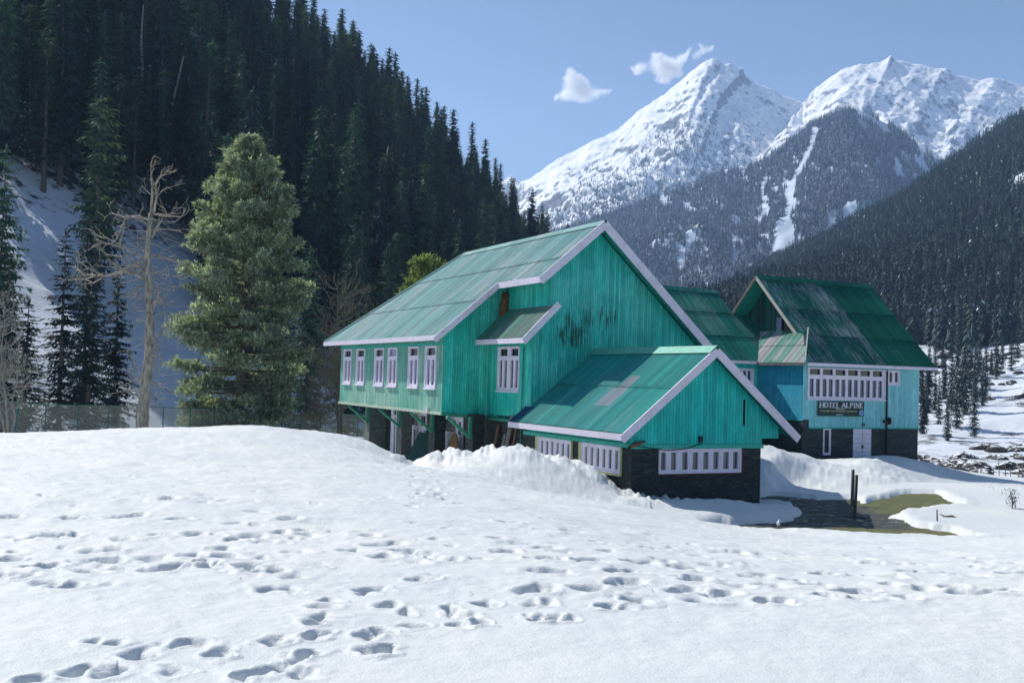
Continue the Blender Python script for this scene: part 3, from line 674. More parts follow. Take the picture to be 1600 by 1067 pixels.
# ================================================================== 1 the big gabled lodge
LD = Site("gabled_lodge", (18.4, 44.0, -4.2))
tag(LD.root, "big weathered teal lodge on stone pillars with a stepped pale green roof", "building")
ZF, ZB = -1.48, -1.63
LS, RS = .855, .90                                    # roof slopes
zl = lambda v: 1.56+LS*(v-15.8)
zr = lambda v: zl(21.1)-RS*(v-21.1)
ZT = zl(21.1)
wins = [(50.52, 51.75), (48.45, 49.69), (45.76, 47.01), (44.0, 45.19), (41.42, 42.6), (39.49, 40.66)]
wb = MB(); fF = fmap('v', 16.36)
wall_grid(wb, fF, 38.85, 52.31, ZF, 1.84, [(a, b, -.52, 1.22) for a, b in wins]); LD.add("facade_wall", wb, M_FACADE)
for i, (a, b) in enumerate(wins):
    m_ = (a+b)/2; q = (b-a)
    window(LD, 'v', 16.36, a, b, -.52, 1.22, [(a+.20, m_-.10, -.36, .66), (m_+.10, b-.20, -.36, .66), (a+.12, b-.12, .84, 1.14)], glass=M_CURT, ztop=.75, topglass=M_BOARDED if i == 3 else M_GLASS)
tb = MB(); tb.box(16.30, 16.36, 38.80, 52.36, ZF-.07, ZF+.05); LD.add("bottom_board", tb, M_PALETRIM)
tb = MB(); tb.box(16.335, 16.36, 38.85, 52.31, 1.24, 1.36); LD.add("top_board", tb, M_TEALTRIM)
# back end wall and right wall close the volume
wb = MB(); wb.poly([(26.6, 52.31, ZF), (16.36, 52.31, ZF), (16.36, 52.31, 1.8), (26.6, 52.31, 1.1)]); wb.poly([(26.6, 35.1, -4.2), (26.6, 52.31, -4.2), (26.6, 52.31, 1.1), (26.6, 35.1, 1.1)])
LD.add("rear_wall", wb, M_SIDEW)
wb = MB(); wb.poly([(16.36, 38.85, ZF), (18.4, 38.85, ZB), (19.1, 38.85, ZB), (19.1, 38.85, zl(19.1)-.2), (16.36, 38.85, zl(16.36)-.2)]); LD.add("recessed_wall", wb, M_SIDEW)
fl = MB(); fl.box(16.38, 26.5, 38.9, 52.3, ZF+.0, ZF+.2); fl.box(18.42, 26.5, 35.14, 38.9, ZB+.01, ZB+.2); LD.add("floor_slab", fl, M_SOFFIT)
tb = MB(); tb.beam((16.36, 38.82, ZF-.03), (18.4, 38.82, ZB-.03), .05, .11); tb.beam((18.37, 38.85, ZB-.03), (18.37, 35.1, ZB-.03), .05, .11); LD.add("bottom_board", tb, M_GREENTRIM)
fW = fmap('v', 18.4); wb = MB(); wall_grid(wb, fW, 35.1, 38.85, ZB, 1.62, [(36.08, 37.97, -.52, 1.23)]); LD.add("bay_wall", wb, M_SIDEW)
window(LD, 'v', 18.4, 36.08, 37.97, -.52, 1.23, [(36.20, 36.42, -.38, .70), (36.60, 36.84, -.38, .70), (37.16, 37.40, -.38, .70), (37.58, 37.82, -.38, .70), (36.18, 36.84, .86, 1.14), (37.14, 37.82, .86, 1.14)], glass=M_GLASS, ztop=.78, topglass=M_GLASS)
wb = MB(); wb.poly([(18.4, 35.1, ZB), (26.6, 35.1, ZB), (26.6, 35.1, zr(26.6)-.2), (21.1, 35.1, ZT-.22), (19.1, 35.1, zl(19.1)-.2), (19.1, 35.1, 2.6), (18.4, 35.1, 1.9)]); LD.add("gable_wall", wb, M_GABLE)
wb = MB(); wb.poly([(19.1, 38.85, 2.3), (19.1, 35.1, 2.3), (19.1, 35.1, zl(19.1)-.2), (19.1, 38.85, zl(19.1)-.2)]); LD.add("upper_wall", wb, M_SIDEW)
# roof
AF0, AF1, AE = 34.5, 38.25, 53.4                       # front edges and far eave end
rf = MB(); Lf = math.hypot(21.1-15.8, LS*(21.1-15.8)); wj = Lf*(18.45-15.8)/(21.1-15.8)
hip = lambda t: Lf*min(1.0, max(0.0, (AE-t)/5.76))
slope(rf, 'a', 15.8, 1.56, 5.3, LS*5.3, AF1, AE, whi=hip)
slope(rf, 'a', 15.8, 1.56, 5.3, LS*5.3, AF0, AF1, whi=lambda t: Lf, wlo=lambda t: wj)
LD.add("roof", rf, M_ROOF)
rf = MB(); Lr = math.hypot(5.8, RS*5.8)
slope(rf, 'a', 26.9, zr(26.9), 5.8, RS*5.8, AF0, 53.0, sign=-1, whi=lambda t: Lr*min(1.0, max(0.0, (53.4-t)/5.76)))
LD.add("roof", rf, M_MIDROOF)
rf = MB(); slope(rf, 'v', 53.4, 1.45, 5.76, ZT-1.45, 15.8, 26.9, sign=-1, whi=lambda t: math.hypot(5.76, ZT-1.45)*max(0, min((t-15.8)/5.3, (26.9-t)/5.8))); LD.add("hip_roof", rf, M_ROOF)
def deck(mb, pts, th):   # boards under the sheets
    mb.prism(pts, (0, 0, -th))
dk = MB()
deck(dk, [(15.84, AF1+.02, zl(15.84)-.03), (18.45, AF1+.02, zl(18.45)-.03), (18.45, AF0+.02, zl(18.45)-.03), (21.1, AF0+.02, ZT-.03), (21.1, 47.7, ZT-.03), (15.84, 53.35, zl(15.84)-.03)], .08)
deck(dk, [(21.1, AF0+.02, ZT-.031), (26.86, AF0+.02, zr(26.86)-.03), (26.86, 53.3, zr(26.86)-.03), (21.1, 47.7, ZT-.031)], .08); LD.add("soffit", dk, M_SOFFIT)
rg = MB()
for sg, s_ in ((-1, LS), (1, RS)):
    rg.poly([(21.1, AF0-.04, ZT+.07), (21.1, 47.7, ZT+.07), (21.1+sg*.26, 47.6, ZT+.065-s_*.26), (21.1+sg*.26, AF0-.04, ZT+.065-s_*.26)][::sg])
rg.tube([(21.1, 47.64, ZT+.03), (18.4, 50.5, zl(18.4)+.05), (15.8, 53.4, zl(15.8)+.05)], .06, 6); LD.add("ridge_cap", rg, M_ROOF)
fa = MB()    # white fascia boards, 3 cm proud of the sheets
fa.beam((15.77, AF1, 1.50), (15.77, AE+.03, 1.50), .05, .20)
fa.beam((15.72, AF1-.03, zl(15.72)-.09), (18.45, AF1-.03, zl(18.45)-.09), .05, .23, up=(-LS, 0, 1))
fa.beam((18.42, AF0-.05, zl(18.45)-.12), (18.42, AF1-.05, zl(18.45)-.12), .05, .25)
fa.beam((18.37, AF0-.03, zl(18.37)-.115), (21.12, AF0-.03, ZT-.10), .05, .30, up=(-LS, 0, 1))
fa.beam((21.08, AF0-.034, ZT-.11), (27.0, AF0-.034, zr(27.0)-.11), .05, .33, up=(RS, 0, 1))
LD.add("fascia", fa, M_WHITE)
fa = MB(); fa.beam((26.93, AF0, zr(26.93)-.08), (26.93, 53.3, zr(26.93)-.08), .05, .2); LD.add("rear_fascia", fa, M_WHITE)
# lean-to roof over the bay
zs = lambda v: 1.50+1.0*(v-17.82)
sr = MB(); slope(sr, 'a', 17.82, 1.50, 1.28, 1.28, 34.55, 39.35); so = LD.add("bay_roof", sr, M_SHEDROOF)
dk = MB(); deck(dk, [(17.86, 34.58, zs(17.86)-.03), (19.09, 34.58, zs(19.09)-.03), (19.09, 38.84, zs(19.09)-.03), (17.86, 38.84, zs(17.86)-.03)], .06); LD.add("soffit", dk, M_SOFFIT, so)
fa = MB(); fa.beam((17.79, 34.5, 1.40), (17.79, 38.95, 1.40), .05, .20); fa.beam((17.74, 34.52, zs(17.74)-.06), (19.2, 34.52, zs(19.2)-.06), .05, .25, up=(-1, 0, 1)); LD.add("fascia", fa, M_WHITE, so)
fa = MB(); fa.beam((17.72, 39.38, zs(17.72)-.06), (19.1, 39.38, zs(19.1)-.06), .10, .16, up=(-1, 0, 1)); LD.add("rear_edge", fa, M_BLACK, so)
bn = MB(); bn.tube([(18.93, 38.70, zs(18.93)-.1), (18.95, 38.70, zs(18.95)+.35), (18.99, 38.68, zs(18.99)+.75), (19.0, 38.67, zs(19)+.82)], [.22, .19, .16, .04], 8); LD.add("brown_sack", bn, M_BROWNWOOD, so)
# pillars, braces and what stands under the house
for a in (51.2, 46.6, 42.6, 38.62):
    pb = MB(); pb.box(17.5, 18.0 if a < 50 else 18.6, a-.37, a+.37, -4.2, ZF-.005); LD.add("pillar", pb, [M_PILLAR if a > 45 else M_STONE])
    br = MB(); br.beam((16.42, a-.2, ZF-.12), (17.44, a-.2, ZF-.93), .12, .10); br.beam((17.44, a-.2, ZF-.10), (17.44, a-.2, ZF-.98), .12, .11, up=(0, 1, 0)); LD.add("brace", br, M_GREENTRIM)
sb = MB(); wall_grid(sb, fmap('v', 18.4), 35.1, 52.3, -4.3, ZF, [(49.2, 50.05, -4.3, -1.6), (45.35, 47.5, -4.0, -1.75), (41.2, 44.3, -4.3, -1.7)]); sb.poly([(18.0, 51.0, -4.3), (26.6, 51.0, -4.3), (26.6, 51.0, ZF), (18.0, 51.0, ZF)])
sb.poly([(18.42, 35.12, -4.3), (26.6, 35.12, -4.3), (26.6, 35.12, ZB-.01), (18.42, 35.12, ZB-.01)]); LD.add("stone_wall", sb, M_STONE)
window(LD, 'v', 18.4, 49.2, 50.05, -4.2, -1.6, [(49.45, 49.68, -4.0, -2.1), (49.4, 49.8, -2.0, -1.72)], sill=False)
window(LD, 'v', 18.4, 45.35, 47.5, -4.0, -1.75, [(45.5+i*.42, 45.68+i*.42, -3.8, -2.55) for i in range(5)]+[(45.5, 46.2, -2.35, -1.87), (46.5, 47.35, -2.35, -1.87)], sill=False)
dr = window(LD, 'v', 18.4, 41.2, 44.2, -4.2, -1.72, [(43.78, 44.0, -3.9, -2.75), (43.1, 43.25, -3.9, -2.8), (42.6, 42.75, -3.9, -2.8), (42.1, 42.25, -3.9, -2.8), (41.6, 41.75, -3.9, -2.8), (43.75, 44.0, -2.5, -1.95), (42.0, 43.4, -2.42, -1.9), (41.45, 41.75, -2.5, -1.95)], sill=False, name="door")
yb = MB(); fbox(yb, fmap('v', 18.4), 44.2, 44.36, -.05, .07, -4.2, -1.7); LD.add("door_jamb", yb, M_YELLOW)
lamp = MB(); lamp.box(16.24, 16.33, 40.1, 40.22, ZF-.02, ZF+.2); LD.add("junction_box", lamp, M_WHITE)
dp = MB(); dp.tube([(18.34, 35.75, -4.2), (18.34, 35.75, ZB), (18.355, 35.7, 1.2)], .022, 6); LD.add("downpipe", dp, M_GREENTRIM)

# ================================================================== 2 the low annex in front
AN = Site("gabled_annex", (20.8, 31.5, -4.2))
tag(AN.root, "low turquoise roofed annex on dark stone walls in front of the big lodge", "building")
AG, AFa, VL, VR = 27.96, 27.56, 18.28, 23.42
SL = .80; za = lambda v: -1.63+SL*(v-17.72); VRID = 21.2; ZAR = za(VRID); zar = lambda v: ZAR-.82*(v-VRID)
ws = MB(); wall_grid(ws, fmap('v', VL), AG, 35.1, -4.3, -2.08, [(31.7, 34.15, -2.98, -2.11), (28.55, 31.0, -2.98, -2.11)]); wall_grid(ws, fmap('a', AG), VL, VR, -4.3, -2.08, [(19.30, 22.57, -2.92, -2.10)])
ws.poly([(VR, AG, -4.3), (VR, 35.1, -4.3), (VR, 35.1, -2.08), (VR, AG, -2.08)]); AN.add("stone_wall", ws, M_STONE)
wg = MB(); wg.poly([(VL-.02, AG-.03, -2.08), (VR+.02, AG-.03, -2.08), (VR+.02, AG-.03, -1.80), (24.15, AG-.03, -1.80), (24.15, AG-.03, zar(24.15)-.14), (VRID, AG-.03, ZAR-.15), (VL-.02, AG-.03, za(VL)-.12)])
wg.poly([(VL, 35.1, -2.08), (VL, AG-.03, -2.08), (VL, AG-.03, za(VL)-.1), (VL, 35.1, za(VL)-.1)]); wg.poly([(VR, AG-.03, -2.08), (VR, 35.1, -2.08), (VR, 35.1, zar(VR)-.1), (VR, AG-.03, zar(VR)-.1)])
wg.poly([(24.15, AG-.03, -1.8), (VR, AG-.03, -1.8), (VR, 35.1, -1.8), (24.15, 35.1, -1.8)]); AN.add("gable_wall", wg, M_ANNEX)
tb = MB(); tb.box(VL-.05, VR+.05, AG-.09, AG-.03, -2.12, -1.99); tb.box(VL-.07, VL-.0, AG-.09, 35.3, -2.10, -1.97); AN.add("bottom_board", tb, M_TEALTRIM)
n1 = [(28.72+i*.385, 28.89+i*.385) for i in range(6)]; n2 = [(31.85+i*.385, 32.02+i*.385) for i in range(6)]
for L_, (t0, t1) in ((n1, (28.55, 31.0)), (n2, (31.7, 34.15))):
    o = window(AN, 'v', VL, t0, t1, -2.98, -2.11, [(a, b, -2.84, -2.24) for a, b in L_], glass=M_NET, frame=.05, sill=False)
    yb = MB(); f_ = fmap('v', VL); fbox(yb, f_, t1, t1+.17, -.02, .06, -2.98, -2.11); fbox(yb, f_, t0-.05, t0, -.02, .06, -3.03, -2.11); fbox(yb, f_, t0, t1, -.02, .06, -3.04, -2.983); AN.add("casing", yb, M_YELLOW, o)
gl = [(19.37, 19.58), (19.77, 19.98), (20.21, 20.43), (20.62, 20.84), (21.04, 21.26), (21.45, 21.66), (21.86, 22.08), (22.25, 22.46)]
o = window(AN, 'a', AG, 19.30, 22.57, -2.92, -2.10, [(a, b, -2.80, -2.24) for a, b in gl], glass=M_NET, frame=.055, sill=False, proud=.06)
yb = MB(); f_ = fmap('a', AG); fbox(yb, f_, 22.571, 22.66, -.03, .03, -2.96, -2.12); fbox(yb, f_, 19.28, 22.66, -.03, .03, -2.965, -2.922); AN.add("casing", yb, M_RUSTY, o)
sl = MB(); fbox(sl, fmap('a', AG-.03), 22.62, 22.70, -.02, .012, -1.38, -.52); AN.add("dark_slot_plate", sl, M_DARK)  # dark plate on the wall, painted in place of an unlit slot
rf = MB(); Lf2 = math.hypot(VRID-17.72, SL*(VRID-17.72)); slope(rf, 'a', 17.72, -1.63, VRID-17.72, SL*(VRID-17.72), AFa, 35.45, uvoff=-35.45, amp=.02, pitch=.15); AN.add("roof", rf, M_ANNEXROOF)
rf = MB(); slope(rf, 'a', 24.6, zar(24.6), 24.6-VRID, ZAR-zar(24.6), AFa, 35.1, sign=-1); AN.add("roof", rf, M_ANNEXROOF)
dk = MB(); deck(dk, [(17.76, AFa+.02, za(17.76)-.03), (VRID, AFa+.02, ZAR-.03), (VRID, 35.1, ZAR-.03), (17.76, 35.42, za(17.76)-.03)], .06); deck(dk, [(VRID, AFa+.02, ZAR-.031), (24.56, AFa+.02, zar(24.56)-.03), (24.56, 35.1, zar(24.56)-.03), (VRID, 35.1, ZAR-.031)], .06); AN.add("soffit", dk, M_SOFFIT)
rg = MB()
for sg, s_ in ((-1, SL), (1, .82)):
    rg.poly([(VRID, AFa-.03, ZAR+.08), (VRID, 35.08, ZAR+.08), (VRID+sg*.30, 35.08, ZAR+.072-s_*.30), (VRID+sg*.30, AFa-.03, ZAR+.072-s_*.30)][::sg])
AN.add("ridge_cap", rg, simple("ridge_cap_turquoise", (.12, .42, .34), .5))
fa = MB(); fa.beam((17.69, AFa-.02, -1.74), (17.69, 35.5, -1.74), .05, .20); fa.beam((17.64, AFa-.03, za(17.64)-.11), (VRID+.02, AFa-.03, ZAR-.11), .05, .26, up=(-SL, 0, 1)); fa.beam((VRID-.02, AFa-.034, ZAR-.115), (24.68, AFa-.034, zar(24.68)-.115), .05, .27, up=(.82, 0, 1)); AN.add("fascia", fa, M_WHITE)
tp = MB(); tp.prism([(17.70, 35.47, za(17.7)+.05), (18.38, 35.47, za(18.38)+.05), (18.38, 34.75, za(18.38)+.05), (17.70, 34.98, za(17.7)+.05)], (0, 0, -.03)); AN.add("blue_flashing", tp, M_TARP)
cb = MB(); cb.tube([(VL+.05, AG-.12, -2.02), (18.8, AG-.10, -2.08), (19.6, AG-.11, -2.17), (20.3, AG-.11, -2.12), (20.9, AG-.10, -1.95), (20.95, AG-.1, -1.78)], .014, 5); cb.box(20.82, 20.94, AG-.12, AG-.03, -1.92, -1.72); AN.add("cable", cb, M_BLACK)
cb = MB(); cb.tube([(18.05, AG-.2, -2.06), (18.4, AG-.14, -1.96), (18.72, AG-.1, -1.88)], [.05, .07, .03], 6); AN.add("gutter_hook", cb, M_BROWNWOOD)

# ================================================================== 3 the hotel block with its middle wing
HO = Site("hotel_block", (46, 50, -4.3))
tag(HO.root, "far pale blue hotel block with steep dark green roof and long white window band", "building")
AH, VH0, VH1 = 46.0, 41.5, 50.6; ZHE = 1.31
hw = (41.79, 47.80, -.74, 1.06); hw2 = (47.97, 48.97, .2, 1.07)
wb = MB(); wall_grid(wb, fmap('a', AH), VH0, VH1, -2.37, 1.75, [hw, hw2, (VH0, 41.96, -2.37, -1.9)]); HO.add("front_wall", wb, M_HOTEL)
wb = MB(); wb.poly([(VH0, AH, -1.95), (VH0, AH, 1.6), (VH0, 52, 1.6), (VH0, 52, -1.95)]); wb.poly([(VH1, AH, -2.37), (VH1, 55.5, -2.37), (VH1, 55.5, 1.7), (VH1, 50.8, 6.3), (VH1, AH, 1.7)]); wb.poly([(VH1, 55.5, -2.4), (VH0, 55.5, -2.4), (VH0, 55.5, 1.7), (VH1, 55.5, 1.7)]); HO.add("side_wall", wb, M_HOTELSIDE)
ws = MB(); ws.box(VH0+.02, VH1-.02, AH+.03, 55.4, -4.6, -2.37); ws.poly([(VH0+.01, AH+.02, -2.40), (41.97, AH+.02, -2.40), (41.97, AH+.02, -1.9), (VH0+.01, AH+.02, -1.9)]); ws.box(VH0+.01, VH0+.3, AH+.035, 52, -2.40, -1.951); HO.add("stone_wall", ws, M_STONE2)
tb = MB(); tb.box(41.95, VH1+.02, AH-.05, AH-.0, -2.41, -2.34); tb.box(VH0-.03, VH0, AH, 50, -1.98, -1.93); HO.add("bottom_board", tb, M_TEALTRIM)
L_ = []; x0 = 41.92; wcell = (47.70-41.92)/6
for i in range(6):
    a = x0+i*wcell; ww = wcell
    L_ += [(a+.04, a+.36*ww+.0, -.58, .42), (a+.52*ww, a+.84*ww, -.58, .42), (a+.04, a+.84*ww, .66, .98)]
window(HO, 'a', AH, *hw, L_, glass=M_GLASSB, ztop=.56, topglass=M_GLASS, frame=.08, proud=.07, sill=True)
window(HO, 'a', AH, *hw2, [(48.12, 48.36, .36, .94), (48.56, 48.80, .36, .94)], glass=M_GLASS, frame=.08)
window(HO, 'a', AH+.03, 43.05, 43.62, -3.92, -2.41, [(43.16, 43.50, -3.78, -2.5)], glass=M_GLASSB, frame=.08, sill=False)
do = MB(); fbox(do, fmap('a', AH+.03), 45.35, 46.75, -.02, .03, -4.5, -2.42); do_ = HO.add("door", do, M_WHITE2)
ln = MB()
fbox(ln, fmap('a', AH+.03), 46.04, 46.06, .03, .034, -4.5, -2.45)
for i in range(7): fbox(ln, fmap('a', AH+.03), 45.4, 46.02, .03, .034, -4.3+i*.26, -4.285+i*.26); fbox(ln, fmap('a', AH+.03), 46.08, 46.7, .03, .034, -4.3+i*.26, -4.285+i*.26)
HO.add("board_joint", ln, M_GREYWOOD, do_); hd = MB(); hd.box(46.0, 46.1, AH-.05, AH-.0, -3.55, -3.35); HO.add("handle", hd, M_BLACK, do_)
pp = MB(); pp.tube([(47.86, AH-.10, 1.0), (47.86, AH-.10, -4.4)], .055, 8); pp.box(47.65, 47.95, AH-.16, AH-.03, -2.05, -1.9); pp.tube([(48.05, AH-.12, -2.15), (48.05, AH-.12, -1.75)], .13, 8); HO.add("drainpipe", pp, M_BLACK)
mt_ = MB(); mt_.box(46.0, 46.16, AH-.10, AH-.0, -2.28, -2.08); HO.add("meter_box", mt_, M_GREYWOOD)
wl = MB(); wl.tube([(46.02, AH-.03, -.8), (46.02, AH-.03, -2.1)], .012, 4); HO.add("cable", wl, M_GREENTRIM)
# main roof: front slope, rear slope, half hip with the open gablet on the left
HS = .985; zh = lambda a: ZHE+HS*(a-45.4); AR = 50.8; ZR = zh(AR); LH = math.hypot(AR-45.4, ZR-ZHE)
VE, VV, VHIP = 41.25, 41.95, 43.1
wof = lambda a: (a-45.4)*LH/(AR-45.4)
def hiplo(t):  # left border of the front slope: hip up to the gablet, then the verge
    return 0.0 if t >= VHIP else max(0.0, (t-VE)/(VHIP-VE))*wof(47.4)
Lsplit = 46.2
rf = MB(); slope(rf, 'v', 45.4, ZHE, AR-45.4, ZR-ZHE, VE, VV, whi=lambda t: (t-VE)/(VHIP-VE)*wof(47.4)+.01); slope(rf, 'v', 45.4, ZHE, AR-45.4, ZR-ZHE, VV, VHIP, whi=lambda t: (t-VE)/(VHIP-VE)*wof(47.4)+.01)
slope(rf, 'v', 45.4, ZHE, AR-45.4, ZR-ZHE, VV, VHIP, wlo=lambda t: wof(47.25), course=2.35); slope(rf, 'v', 45.4, ZHE, AR-45.4, ZR-ZHE, VHIP, Lsplit+1.1, whi=lambda t: min(LH, LH)); HO.add("roof", rf, M_HOTELROOF)
rf = MB(); slope(rf, 'v', 45.4, ZHE, AR-45.4, ZR-ZHE, Lsplit+1.1, 51.35); HO.add("roof", rf, M_HOTELROOF2)
rf = MB(); slope(rf, 'v', 56.2, ZHE, 56.2-AR, ZR-ZHE, VV, 51.35, sign=-1); HO.add("roof", rf, M_HOTELROOF2)
dk = MB()
deck(dk, [(VE+.1, 45.43, zh(45.43)-.03), (51.33, 45.43, zh(45.43)-.03), (51.33, AR, ZR-.03), (VV+.03, AR, ZR-.03), (VV+.03, 47.3, zh(47.3)-.03), (VHIP-.1, 47.2, zh(47.2)-.03)], .08)
deck(dk, [(VV+.03, AR, ZR-.031), (51.33, AR, ZR-.031), (51.33, 56.15, zh(45.45)-.03), (VV+.03, 56.15, zh(45.45)-.03)], .08); HO.add("soffit", dk, M_SOFFIT)
rg = MB()
for sg in (-1, 1): rg.poly([(VV-.03, AR, ZR+.08), (51.38, AR, ZR+.08), (51.38, AR+sg*.3, ZR+.07-HS*.3), (VV-.03, AR+sg*.3, ZR+.07-HS*.3)][::-sg])
HO.add("ridge_cap", rg, M_HOTELROOF2)
fa = MB(); fa.beam((VE, 45.37, 1.22), (51.42, 45.37, 1.22), .05, .18); HO.add("fascia", fa, M_WHITE)
fa = MB(); fa.beam((VV-.03, 47.15, zh(47.15)-.05), (VV-.03, AR+.02, ZR-.06), .05, .2, up=(0, -HS, 1)); HO.add("verge_board", fa, white_paint("warm_white_board", (.55, .52, .46)))
fa = MB(); fa.beam((VV-.034, AR-.02, ZR-.06), (VV-.034, 53.4, ZR-HS*(53.4-AR)-.06), .05, .2, up=(0, HS, 1)); HO.add("verge_board", fa, M_GREYWOOD)
ga = MB(); ga.poly([(43.1, 54.2, 2.6), (43.1, 46.9, 2.6), (43.1, 47.0, zh(47.0)-.1), (43.1, AR, ZR-.12), (43.1, 54.2, ZR-HS*(54.2-AR)-.1)]); HO.add("attic_wall", ga, M_ATTIC)
ga = MB(); f_ = fmap('v', 43.1)
for i in range(9):
    a0 = 47.35+i*.235; hh = zh(a0)-.35-(.0 if i % 3 else .25)
    fbox(ga, f_, a0, a0+.22, .01, .035+.008*(i % 3), 3.0, max(3.3, min(hh, 4.75-.12*i)))
HO.add("loose_boards", ga, M_BAREWOOD)
ga = MB(); fbox(ga, f_, 49.75, 50.2, .012, .018, 3.2, 4.1); HO.add("broken_panel", ga, M_BOARDED)
ga = MB(); fbox(ga, f_, 49.3, 49.74, .012, .016, 3.2, 4.3); HO.add("dark_opening_plate", ga, M_DARK)  # dark plate on the boards, its colour standing in for the unlit attic
hp = MB(); slope(hp, 'a', 41.15, 1.30, 1.95, 2.0, 45.55, 52.2, wlo=lambda t: 0.0, whi=lambda t: math.hypot(1.95, 2.0)*min(1.0, max(0.02, (t-45.55)/1.9+.0)), uvoff=-96.0+0.0, course=1.5, pitch=.17, amp=.02)
hpo = HO.add("hip_roof", hp, M_HIPROOF)
fa = MB(); fa.beam((41.12, 45.5, 1.22), (41.12, 49.7, 1.22), .05, .14); HO.add("fascia", fa, M_GREYWOOD, hpo)
fa = MB(); fa.beam((41.16, 45.5, 1.36), (43.08, 47.42, 3.38), .07, .16, up=(-1, -1, 2)); HO.add("hip_trim", fa, M_PALETRIM, hpo)
# middle wing
AM = 49.95; zm = lambda a: 1.38+.90*(a-49.62)
wb = MB(); wall_grid(wb, fmap('a', AM), 27.0, VH0, -1.95, 1.6, [(39.9, 41.2, -.6, .95)]); HO.add("wing_wall", wb, M_ANNEX)
window(HO, 'a', AM, 39.9, 41.2, -.6, .95, [(40.02, 40.25, -.45, .8), (40.4, 40.6, -.45, .8), (40.75, 40.95, -.45, .8)], glass=M_GLASSB)
ws = MB(); ws.box(27, VH0, AM+.03, 56, -4.6, -1.951); HO.add("wing_stone", ws, M_STONE2)
rf = MB(); LM = math.hypot(5.1, .9*5.1); wm = lambda a: (a-49.62)*LM/5.1
slope(rf, 'v', 49.62, 1.38, 5.1, 4.59, 27, 41.17, course=2.3); slope(rf, 'v', 49.62, 1.38, 5.1, 4.59, 41.17, 41.95, wlo=lambda t: wm(49.62+(t-41.17)*1.1), course=2.3)
slope(rf, 'v', 49.62, 1.38, 5.1, 4.59, 41.95, 43.12, wlo=lambda t: wm(49.62+(t-41.17)*1.1), whi=lambda t: wm(53.2), course=2.3); HO.add("wing_roof", rf, M_MIDROOF)
rf = MB(); slope(rf, 'v', 59.8, 1.38, 5.08, 4.59, 27, 41.95, sign=-1); HO.add("wing_roof", rf, M_MIDROOF)
dk = MB(); deck(dk, [(27, 49.66, 1.38), (41.15, 49.66, 1.38), (41.9, 54.7, 5.92), (27, 54.7, 5.92)], .08); HO.add("soffit", dk, M_SOFFIT)
rg = MB()
for sg in (-1, 1): rg.poly([(27, 54.72, 6.04), (42.0, 54.72, 6.04), (42.0, 54.72+sg*.3, 6.03-.27), (27, 54.72+sg*.3, 6.03-.27)][::-sg])
HO.add("ridge_cap", rg, M_MIDROOF)
fa = MB(); fa.beam((27, 49.59, 1.30), (41.1, 49.59, 1.30), .05, .18); HO.add("fascia", fa, M_WHITE)

# hotel sign on the front wall
SG = Site("hotel_sign", (44.29, AH-.07, -1.26))
tag(SG.root, "dark green hotel name board with white letters under the long window band", "sign")
b_ = MB(); b_.box(42.54, 46.05, AH-.11, AH-.075, -1.69, -.84); SG.add("board", b_, simple("sign_board_green", (.004, .035, .035), .45))
def serif(txt, x0, x1, zb, zt):
    """Roman capitals drawn from strokes with serifs."""
    mb = MB(); h = zt-zb
    G = {'H': [(0, 0, 0, 1, 2), (1, 0, 1, 1, 2), (0, .5, 1, .5, 1)], 'T': [(.5, 0, .5, 1, 2), (0, 1, 1, 1, 1)], 'E': [(.1, 0, .1, 1, 2), (.1, 1, .9, 1, 1), (.1, .52, .7, .52, 1), (.1, 0, .95, 0, 1)],
         'L': [(.1, 0, .1, 1, 2), (.1, 0, .95, 0, 1)], 'I': [(.5, 0, .5, 1, 2)], 'N': [(.05, 0, .05, 1, 1), (.95, 0, .95, 1, 1), (.05, 1, .95, 0, 2)], 'A': [(.5, 1, 0, 0, 1), (.5, 1, 1, 0, 2), (.22, .34, .78, .34, 1)],
         'P': [(.12, 0, .12, 1, 2), (.12, 1, .62, 1, 1), (.62, 1, .9, .86, 2), (.9, .86, .9, .62, 2), (.9, .62, .62, .48, 2), (.62, .48, .12, .48, 1)],
         'O': [(.5+.5*math.sin(t), .5+.5*math.cos(t), .5+.5*math.sin(t+.52), .5+.5*math.cos(t+.52), 2 if abs(math.sin(t+.26)) > .6 else 1) for t in [i*.5236 for i in range(12)]]}
    serifs = {'H': [(0, 0), (1, 0), (0, 1), (1, 1)], 'T': [(.5, 0)], 'E': [(.1, 0)], 'L': [(.1, 0), (.1, 1)], 'I': [(.5, 0), (.5, 1)], 'N': [(.05, 0), (.05, 1), (.95, 1)], 'A': [(0, 0), (1, 0)], 'P': [(.12, 0)], 'O': []}
    wd = {'I': .38, ' ': .45, 'L': .8, 'E': .8, 'P': .82, 'A': 1.05}
    tot = sum(wd.get(c, 1.0)+.28 for c in txt)-.28; un = (x1-x0)/tot; x = x0; y = AH-.113
    for c in txt:
        W = wd.get(c, 1.0)*un
        if c != ' ':
            for (a, b, c2, d, k) in G[c]:
                p = (x+a*W, y, zb+b*h); q = (x+c2*W, y, zb+d*h)
                mb.beam(p, q, .012, .075 if k == 2 else .042, up=(q[2]-p[2], 0, -(q[0]-p[0])))
            for (a, b) in serifs[c]: mb.beam((x+a*W-.07, y+.001, zb+b*h), (x+a*W+.07, y+.001, zb+b*h), .012, .035)
        x += W+.28*un
    return mb
M_LET = simple("sign_white_paint", (.62, .66, .74), .5, var=.03); M_LETY = simple("sign_yellow_paint", (.45, .50, .28), .5, var=.03); M_LETB = simple("sign_blue_paint", (.03, .16, .55), .5, var=.05)
SG.add("title_word", serif("HOTEL", 42.68, 44.12, -1.19, -.92), M_LET); SG.add("title_word", serif("ALPINE", 44.32, 45.95, -1.19, -.92), M_LET)
